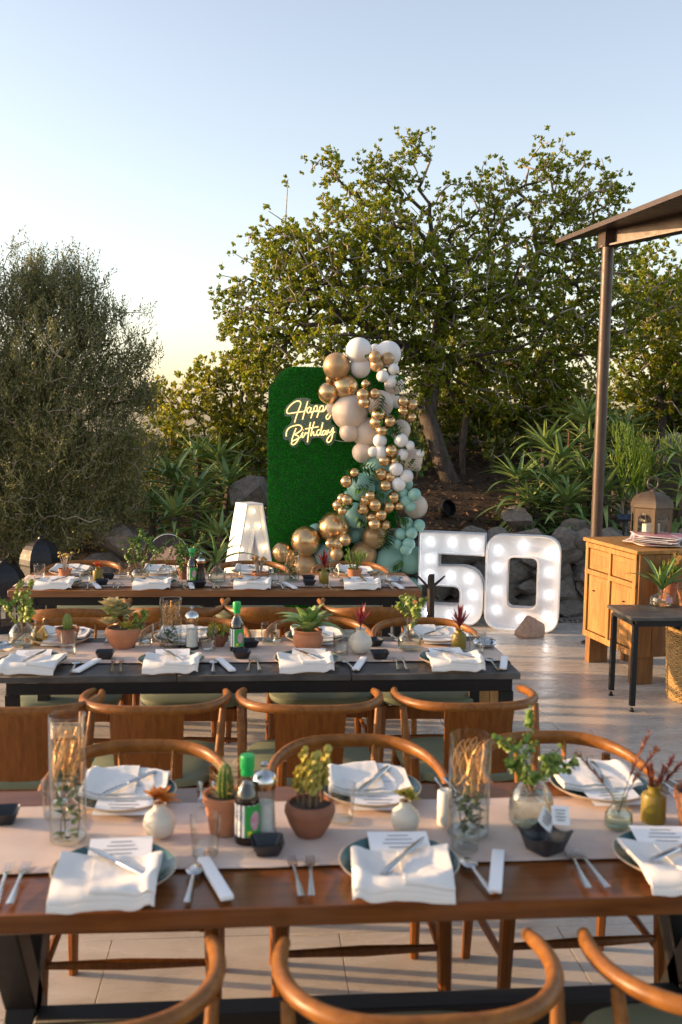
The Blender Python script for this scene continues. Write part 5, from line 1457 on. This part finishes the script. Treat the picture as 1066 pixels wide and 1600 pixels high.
for px, py, y, s_, d in ((310, 772, 9.9, .42, 'pale aloe rosette with reddish drooping leaf tips between the face cutout and green panel'),
                         (275, 748, 10.1, .42, 'aloe rosette beside the dark olive tree foliage, left of the reddish one'),
                         (350, 757, 10.2, .44, 'aloe rosette just above the lit letter A'),
                         (345, 722, 10.6, .40, 'aloe rosette deep in the bush, topmost by the green panel'),
                         (272, 806, 9.6, .40, 'low aloe rosette right behind the face cutout'),
                         (237, 790, 9.8, .30, 'small dark aloe beside the grey boulder'),
                         (345, 838, 9.45, .34, 'low aloe right behind the table aloe bottle, beside the letter A'),
                         (308, 715, 10.7, .38, 'shaded aloe rosette behind the reddish tipped aloe')):
    aloe(px, py, y, s_, d, rn, group=G1)
for px, py, y, s_, d in ((880, 722, 10.0, .46, 'central aloe rosette with a dry flower stalk left of the bronze post'),
                         (815, 750, 9.8, .40, 'aloe rosette at the trunk side of the aloe bank'),
                         (910, 660, 10.6, .48, 'highest aloe rosette leaning against the bronze post'),
                         (850, 695, 10.4, .40, 'aloe rosette on the slope above the central aloe'),
                         (885, 785, 9.5, .42, 'low aloe rosette hanging over the pale brown boulder'),
                         (840, 792, 9.6, .36, 'low aloe rosette above the number zero'),
                         (950, 770, 9.55, .40, 'low aloe rosette right of the bronze post'),
                         (965, 680, 10.5, .44, 'tall aloe rosette behind the bright pencil bush'),
                         (1062, 720, 9.3, .42, 'bright aloe rosette beside the bronze lantern dome'),
                         (1066, 760, 9.2, .34, 'bright low aloe just behind the bronze lantern'),
                         (865, 755, 9.75, .42, 'aloe rosette between the central aloe and the low one above the zero'),
                         (925, 745, 9.8, .42, 'aloe rosette tucked directly behind the bronze post'),
                         (820, 785, 9.65, .34, 'small aloe rosette beside the grey boulder behind the zero'),
                         (930, 700, 10.3, .42, 'aloe rosette behind the bronze post below the highest aloe')):
    aloe(px, py, y, s_, d, rn, group=G2)
def stalk(px, py0, py1, y, par_lab):
    a, b = aty(px, py0, y), aty(px+1, py1, y)
    t = thing('flower_stalk', par_lab, 'flower stalk', a)
    MB().tube([(0, 0, 0), (b-a)*.5, (b-a)], [.010, .009, .006], 7).build('stem', M_STEM, t)
    mb = MB()
    for k in range(40):
        u = .55+.45*k/40; w = k*2.4; leafy(mb, (b-a)*u, (math.cos(w), math.sin(w), -.3), .03, .005, .2, .2, 2)
    mb.build('dry_florets', M_DRY, t, fix=False)
stalk(888, 720, 672, 9.98, 'dry brown aloe flower stalk left of the bronze post')
stalk(955, 720, 662, 10.3, 'dry brown aloe flower stalk right of the bronze post')
def pencil_bush(px, py_top, py_bot, y, lab, rn):
    p = aty(px, py_bot, y); gz = ground_z(p.x, y); top = aty(px, py_top, y).z
    t = thing('pencil_bush', lab, 'bush', (p.x, y, gz)); h = top-gz
    tr, br = MB(), MB()
    def go(p, d, L, r, dep):
        e = p+d*L; (tr if dep > 3 else br).tube([p, p.lerp(e, .5)+Vector((rn.uniform(-.08, .08)*L, rn.uniform(-.08, .08)*L, 0)), e], [r, r*.9, r*.8], 5, False)
        if dep:
            for k in range(2 if dep > 4 else rn.choice((2, 3))):
                dd = (d+Vector((rn.uniform(-.55, .55), rn.uniform(-.55, .55), rn.uniform(.15, .6)))).normalized()
                go(p.lerp(e, rn.uniform(.6, 1)), dd, L*rn.uniform(.66, .88), r*.78, dep-1)
    for k in range(6):
        a = k*1.05; go(Vector((0, 0, 0)), Vector((math.cos(a)*.30, math.sin(a)*.30, 1)).normalized(), h*.27, .012, 5)
    tr.build('trunk', M_TWIG, t, fix=False); br.build('branches', M_PENCIL2, t, fix=False)
M_PENCIL2 = plantmat('pencil_bush_green', (.12, .22, .015), (.24, .36, .035), 5, .25)
pencil_bush(985, 630, 800, 9.5, 'bright green pencil bush with fine upright stems right of the bronze post', rn)

# ================================================================== TREES
def skeleton(root, pts, step, g, sag=.0, bias=.35):
    """join every point to the nearest limb; returns nodes, parents, load"""
    order = np.argsort(np.linalg.norm(pts-root[-1], axis=1))
    N = [np.array(r_) for r_ in root]; par = [-1]+list(range(len(root)-1)); plen = [0.]
    for i in range(1, len(N)): plen.append(plen[-1]+np.linalg.norm(N[i]-N[i-1]))
    arr = np.zeros((len(pts)*6+len(N)+10, 3)); arr[:len(N)] = N
    pl = np.zeros(len(arr)); pl[:len(N)] = plen; cnt = len(N); first = max(0, min(2, len(root)-2)); tips = []
    for i in order:
        p = pts[i]; d = np.linalg.norm(arr[first:cnt]-p, axis=1); c = d+bias*pl[first:cnt]*.5
        j = first+int(np.argmin(c)); dist = d[j-first]; k = max(1, min(5, int(dist/step))); prev = j; a = arr[j].copy()
        for q in range(1, k+1):
            t = q/k; x = a+(p-a)*t
            if q < k: x = x+g.normal(0, .07*dist/k, 3)+np.array([0, 0, sag*dist*t*(1-t)])
            arr[cnt] = x; pl[cnt] = pl[prev]+np.linalg.norm(x-arr[prev]); par.append(prev); prev = cnt; cnt += 1
        tips.append(prev)
    load = np.zeros(cnt); load[tips] += 1
    for i in range(cnt-1, 0, -1): load[par[i]] += load[i]
    return arr[:cnt], np.array(par), load, np.array(tips)
def limbs(N, par, load, r0, exp=.39, rmax=.16, sides=5, sel=None):
    idx = np.arange(1, len(N)); idx = idx[par[1:] >= 0]
    if sel is not None: idx = idx[sel(load[idx])]
    rad = np.minimum(r0*np.maximum(load, 1)**exp, rmax)
    A, B = N[par[idx]], N[idx]; ra, rb = np.minimum(rad[par[idx]], rad[idx]*1.5), rad[idx]
    d = B-A; ln = np.linalg.norm(d, axis=1)+1e-9; d = d/ln[:, None]
    ref = np.where(np.abs(d[:, 2:3]) < .9, np.array([[0, 0, 1.]]), np.array([[1., 0, 0]]))
    u = np.cross(d, ref); u /= np.linalg.norm(u, axis=1)[:, None]; w = np.cross(d, u)
    V = []
    for P, r in ((A-d*(ra*.3)[:, None], ra), (B+d*(rb*.3)[:, None], rb)):
        for k in range(sides):
            a = 2*math.pi*k/sides; V.append(P+u*(r*math.cos(a))[:, None]+w*(r*math.sin(a))[:, None])
    V = np.stack(V, 1).reshape(-1, 3); m = len(idx); F = []
    b = np.arange(m)*2*sides
    for k in range(sides):
        k2 = (k+1) % sides; F.append(np.stack([b+k, b+k2, b+sides+k2, b+sides+k], 1))
    return V, np.concatenate(F)
def leaves(C, D, g, n, L, W, spread, jit, lvar=.3):
    """n leaves round each centre C pointing around direction D -> quads"""
    m = len(C)*n; c = np.repeat(C, n, 0)+g.normal(0, jit, (m, 3)); d = np.repeat(D, n, 0)+g.normal(0, spread, (m, 3))
    d /= np.linalg.norm(d, axis=1)[:, None]+1e-9
    s = np.cross(d, g.normal(0, 1, (m, 3))); s /= np.linalg.norm(s, axis=1)[:, None]+1e-9
    l = (L*(1+g.uniform(-lvar, lvar, m)))[:, None]; w = (W*(1+g.uniform(-lvar, lvar, m)))[:, None]
    nn = np.cross(s, d)
    V = np.stack([c, c+d*l*.55+s*w+nn*w*.2, c+d*l, c+d*l*.55-s*w+nn*w*.2], 1).reshape(-1, 3)
    return V, np.arange(m*4).reshape(-1, 4)
def smooth_np(me): me.shade_smooth(); return me
def blobs(spec, dens, g, dz=1.0):
    P = []
    for px, py, r, y in spec:
        c = np.array(aty(px, py, y)); R_ = r*y/F_PX; n = max(3, int(dens*R_**2.3*(.62 if py < 400 and y > 11 else 1)))
        v = g.normal(0, 1, (n, 3)); v /= np.linalg.norm(v, axis=1)[:, None]; v *= (g.random(n)**.42)[:, None]*R_
        v[:, 1] *= dz; P.append(c+v)
    return np.concatenate(P)
def tree(name, lab, root, spec, dens, seed, leafm, kind, r0=.0044, step=.28, dz=1.0, extra=None, rmax=.16, group=None, nl=9, per=3, L=.065, W=.016, tipup=.5, bias=.35, barkm=None, clump=1.25):
    g = np.random.default_rng(seed); pts = blobs(spec, dens, g, dz)
    for k_ in range(len(pts)):
        gz = ground_z(pts[k_, 0], pts[k_, 1])+.12
        if pts[k_, 2] < gz: pts[k_, 2] = gz+g.random()*.3
    if extra is not None: pts = np.concatenate([pts, extra])
    root = [np.array(r_, float) for r_ in root]
    N, par, load, tips = skeleton(root, pts, step, g, .10, bias)
    base = Vector(root[0]); off = np.array(base)
    t = thing(name, lab, 'tree', base, 0., group)
    big = lambda l: l > 14
    V, F = limbs(N-off, par, load, r0, rmax=rmax, sides=8, sel=big)
    obj('trunk', smooth_np(np_mesh('trunk', V, F)), barkm or M_BARK, t)
    V, F = limbs(N-off, par, load, r0, sides=4, sel=lambda l: l <= 14)
    obj('twigs', smooth_np(np_mesh('twigs', V, F)), M_TWIG, t)['kind'] = 'stuff'
    T = N[tips]; P = N[par[tips]]; D = T-P; D /= np.linalg.norm(D, axis=1)[:, None]+1e-9
    if kind == 'rosette':
        D = D+np.array([0, 0, tipup]); D /= np.linalg.norm(D, axis=1)[:, None]
        C = np.repeat(T, per, 0)+g.normal(0, L*clump, (len(T)*per, 3)); Dr = np.repeat(D, per, 0)+g.normal(0, .35, (len(T)*per, 3))
        V, F = leaves(C, Dr, g, nl, L, W, .75, L*.16)
    else:
        # fine upright twigs carrying narrow leaves
        D = D*.6+np.array([0, 0, tipup]); D /= np.linalg.norm(D, axis=1)[:, None]
        C = np.repeat(T, per, 0)+g.normal(0, L*1.3, (len(T)*per, 3)); Dr = np.repeat(D, per, 0)+g.normal(0, .30, (len(T)*per, 3))
        Dr /= np.linalg.norm(Dr, axis=1)[:, None]
        Cs = (np.repeat(C, nl, 0)+np.repeat(Dr, nl, 0)*np.tile(np.linspace(-.5, .5, nl), len(C))[:, None]*L*5.5)
        V, F = leaves(Cs, np.repeat(Dr, nl, 0), g, 1, L, W, .5, L*.10)
    obj('crown', np_mesh('crown', V-off, F), leafm, t)
    return t
def rootpt(px, y, z=None):
    p = aty(px, 800, y); return [p.x, y, ground_z(p.x, y)-.1 if z is None else z]

Y = 11.8
r_ = rootpt(706, 11.3); a_ = aty(690, 720, 11.3); b_ = aty(668, 650, 11.5)
main = [(560, 330, 80, Y), (610, 275, 50, Y), (650, 235, 28, Y), (510, 265, 30, Y), (440, 400, 60, Y), (380, 480, 45, Y), (490, 430, 85, Y-.3), (600, 410, 95, Y-.4), (720, 355, 70, Y), (770, 295, 45, Y), (850, 255, 40, Y), (905, 310, 62, Y), (955, 300, 34, Y),
        (830, 370, 85, Y), (930, 390, 75, Y), (700, 470, 105, Y-.5), (560, 510, 75, Y-.6), (430, 520, 65, Y-.3), (820, 480, 90, Y-.3), (930, 490, 85, Y), (640, 570, 75, Y-.4), (770, 590, 75, Y-.2), (880, 600, 75, Y), (1030, 480, 60, Y+.4), (500, 545, 45, Y-.9), (370, 540, 40, Y), (410, 570, 40, Y-.2), (740, 640, 50, 12.2), (830, 640, 55, 12.3), (690, 640, 35, 12.3)]
tipsx = np.array([aty(px, py, Y) for px, py in ((672, 205), (655, 212), (640, 222), (625, 215), (592, 228), (508, 235), (500, 250), (530, 255), (450, 285), (845, 212), (858, 222), (875, 238), (905, 245), (940, 248), (965, 275), (985, 290), (880, 215), (420, 330), (395, 360), (365, 395), (345, 430), (335, 470), (350, 500), (700, 275), (690, 300), (735, 285), (760, 250))])
tree('broad_tree', 'broad spreading tree with clustered green leaves arching over the balloons', [r_, list(a_), list(b_), list(aty(676, 580, 11.6)), list(aty(690, 500, 11.7)), list(aty(694, 420, 11.8))], main, 760, 1, M_LEAF1, 'rosette', extra=tipsx, rmax=.105, bias=.30, per=3, nl=13, L=.042, W=.0115, clump=1.0, tipup=.8)
# second stem and right-hand side of the thicket
r_ = rootpt(722, 11.5); a_ = aty(722, 700, 11.6)
tree('broad_tree', 'slim tree behind the bronze post joining the broad tree crown', [r_, list(a_), list(aty(730, 640, 11.9))], [(760, 560, 55, 12.4), (840, 560, 60, 12.6), (800, 640, 60, 12.3), (900, 640, 55, 12.4), (690, 630, 45, 12.2), (700, 560, 50, 12.6)], 330, 2, M_LEAF1, 'rosette', rmax=.10, per=3, L=.06)
tree('bushy_tree', 'bushy tree beyond the canopy post at the garden edge', [rootpt(1030, 12.8), list(aty(1035, 640, 12.8))], [(1010, 430, 55, 13), (1060, 470, 70, 13), (1000, 540, 65, 13), (1060, 590, 80, 12.9), (985, 620, 55, 12.9), (1110, 520, 100, 13), (1100, 640, 90, 13)], 300, 3, M_LEAF1, 'rosette', per=4, L=.065)
tree('bushy_tree', 'yellow green bush between the olive tree and the grass panel', [rootpt(345, 12.3), list(aty(345, 700, 12.3))], [(290, 640, 55, 12.4), (325, 590, 30, 12.4), (380, 640, 55, 12.4), (265, 700, 50, 12.2), (400, 700, 60, 12.2), (335, 715, 65, 12.0), (250, 630, 30, 12.6), (420, 590, 45, 12.3), (360, 590, 30, 12.5)], 420, 4, M_LEAF3, 'rosette', per=4, L=.06, W=.016)
# olive-like tree on the left
ol = [(70, 450, 55, 9.7), (115, 450, 45, 9.6), (25, 480, 60, 9.8), (150, 510, 45, 9.6), (210, 550, 30, 9.6), (90, 560, 85, 9.6), (180, 610, 58, 9.6), (30, 620, 80, 9.7), (120, 680, 85, 9.5), (195, 710, 52, 9.5), (40, 750, 85, 9.6), (130, 790, 65, 9.5), (200, 790, 40, 9.6), (-70, 620, 120, 9.9), (-90, 470, 90, 9.9), (-90, 780, 120, 9.9), (222, 620, 25, 9.7), (60, 840, 60, 9.75)]
olx = np.array([aty(px, py, 9.7) for px, py in ((22, 385), (38, 378), (12, 400), (60, 405), (110, 398), (128, 402), (150, 440), (170, 445), (215, 488), (232, 490), (235, 540), (243, 560), (85, 420), (140, 410), (5, 420))])
tree('olive_tree', 'dense grey green olive like tree with fine upright twigs behind the lanterns', [rootpt(15, 10.1), list(aty(20, 780, 10.0)), list(aty(40, 690, 9.9))], ol, 1600, 5, M_LEAF2, 'fine', r0=.0026, step=.2, per=4, nl=13, L=.034, W=.0052, tipup=.9, extra=olx, rmax=.09, barkm=M_BARK)
# dark thicket closing the view at the back of the bed
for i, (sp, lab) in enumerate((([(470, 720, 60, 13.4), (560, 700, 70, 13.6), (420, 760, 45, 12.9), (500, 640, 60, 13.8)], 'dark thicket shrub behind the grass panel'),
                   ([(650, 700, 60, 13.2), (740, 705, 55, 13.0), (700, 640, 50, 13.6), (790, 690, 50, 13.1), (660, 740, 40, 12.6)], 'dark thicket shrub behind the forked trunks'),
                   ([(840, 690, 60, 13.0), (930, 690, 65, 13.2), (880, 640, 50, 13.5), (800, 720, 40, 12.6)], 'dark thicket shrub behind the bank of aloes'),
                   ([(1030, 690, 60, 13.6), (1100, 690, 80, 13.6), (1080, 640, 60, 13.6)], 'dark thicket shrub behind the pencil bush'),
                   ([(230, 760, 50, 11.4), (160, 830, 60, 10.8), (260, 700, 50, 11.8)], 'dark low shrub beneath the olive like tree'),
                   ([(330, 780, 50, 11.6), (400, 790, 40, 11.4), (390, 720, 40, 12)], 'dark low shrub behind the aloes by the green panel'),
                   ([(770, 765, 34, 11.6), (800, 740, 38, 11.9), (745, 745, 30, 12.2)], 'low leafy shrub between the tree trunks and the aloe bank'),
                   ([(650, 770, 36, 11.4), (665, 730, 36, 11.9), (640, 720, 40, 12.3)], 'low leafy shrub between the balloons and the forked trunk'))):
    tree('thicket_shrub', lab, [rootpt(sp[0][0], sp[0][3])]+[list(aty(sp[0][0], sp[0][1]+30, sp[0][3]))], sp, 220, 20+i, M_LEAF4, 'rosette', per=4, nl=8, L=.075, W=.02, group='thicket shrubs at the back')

# ---- fallen leaves and twigs on the mulch of the planting bed
def litter():
    g = np.random.default_rng(9); n = 26000
    X = g.uniform(-5, 8, n); Yv = 8.9+6.5*g.random(n)**1.4
    keep = (X > 1.15) | (Yv > 9.5); X, Yv = X[keep], Yv[keep]
    C = np.array([(x, y, ground_z(x, y)+.008) for x, y in zip(X, Yv)])
    D = np.stack([g.normal(0, 1, len(C)), g.normal(0, 1, len(C)), g.normal(.15, .25, len(C))], 1); D /= np.linalg.norm(D, axis=1)[:, None]
    V, F = leaves(C, D, g, 1, .055, .011, .15, .006, .5)
    o = obj('leaf_litter', np_mesh('leaf_litter', V, F), M_LITTER); o['kind'] = 'stuff'; o['label'] = 'brown fallen leaves and bark chips covering the planting bed'; o['category'] = 'leaf litter'
M_LITTER = leafmat('litter', (.045, .026, .014), (.11, .065, .035), (.24, .15, .085), .1, .8)
litter()
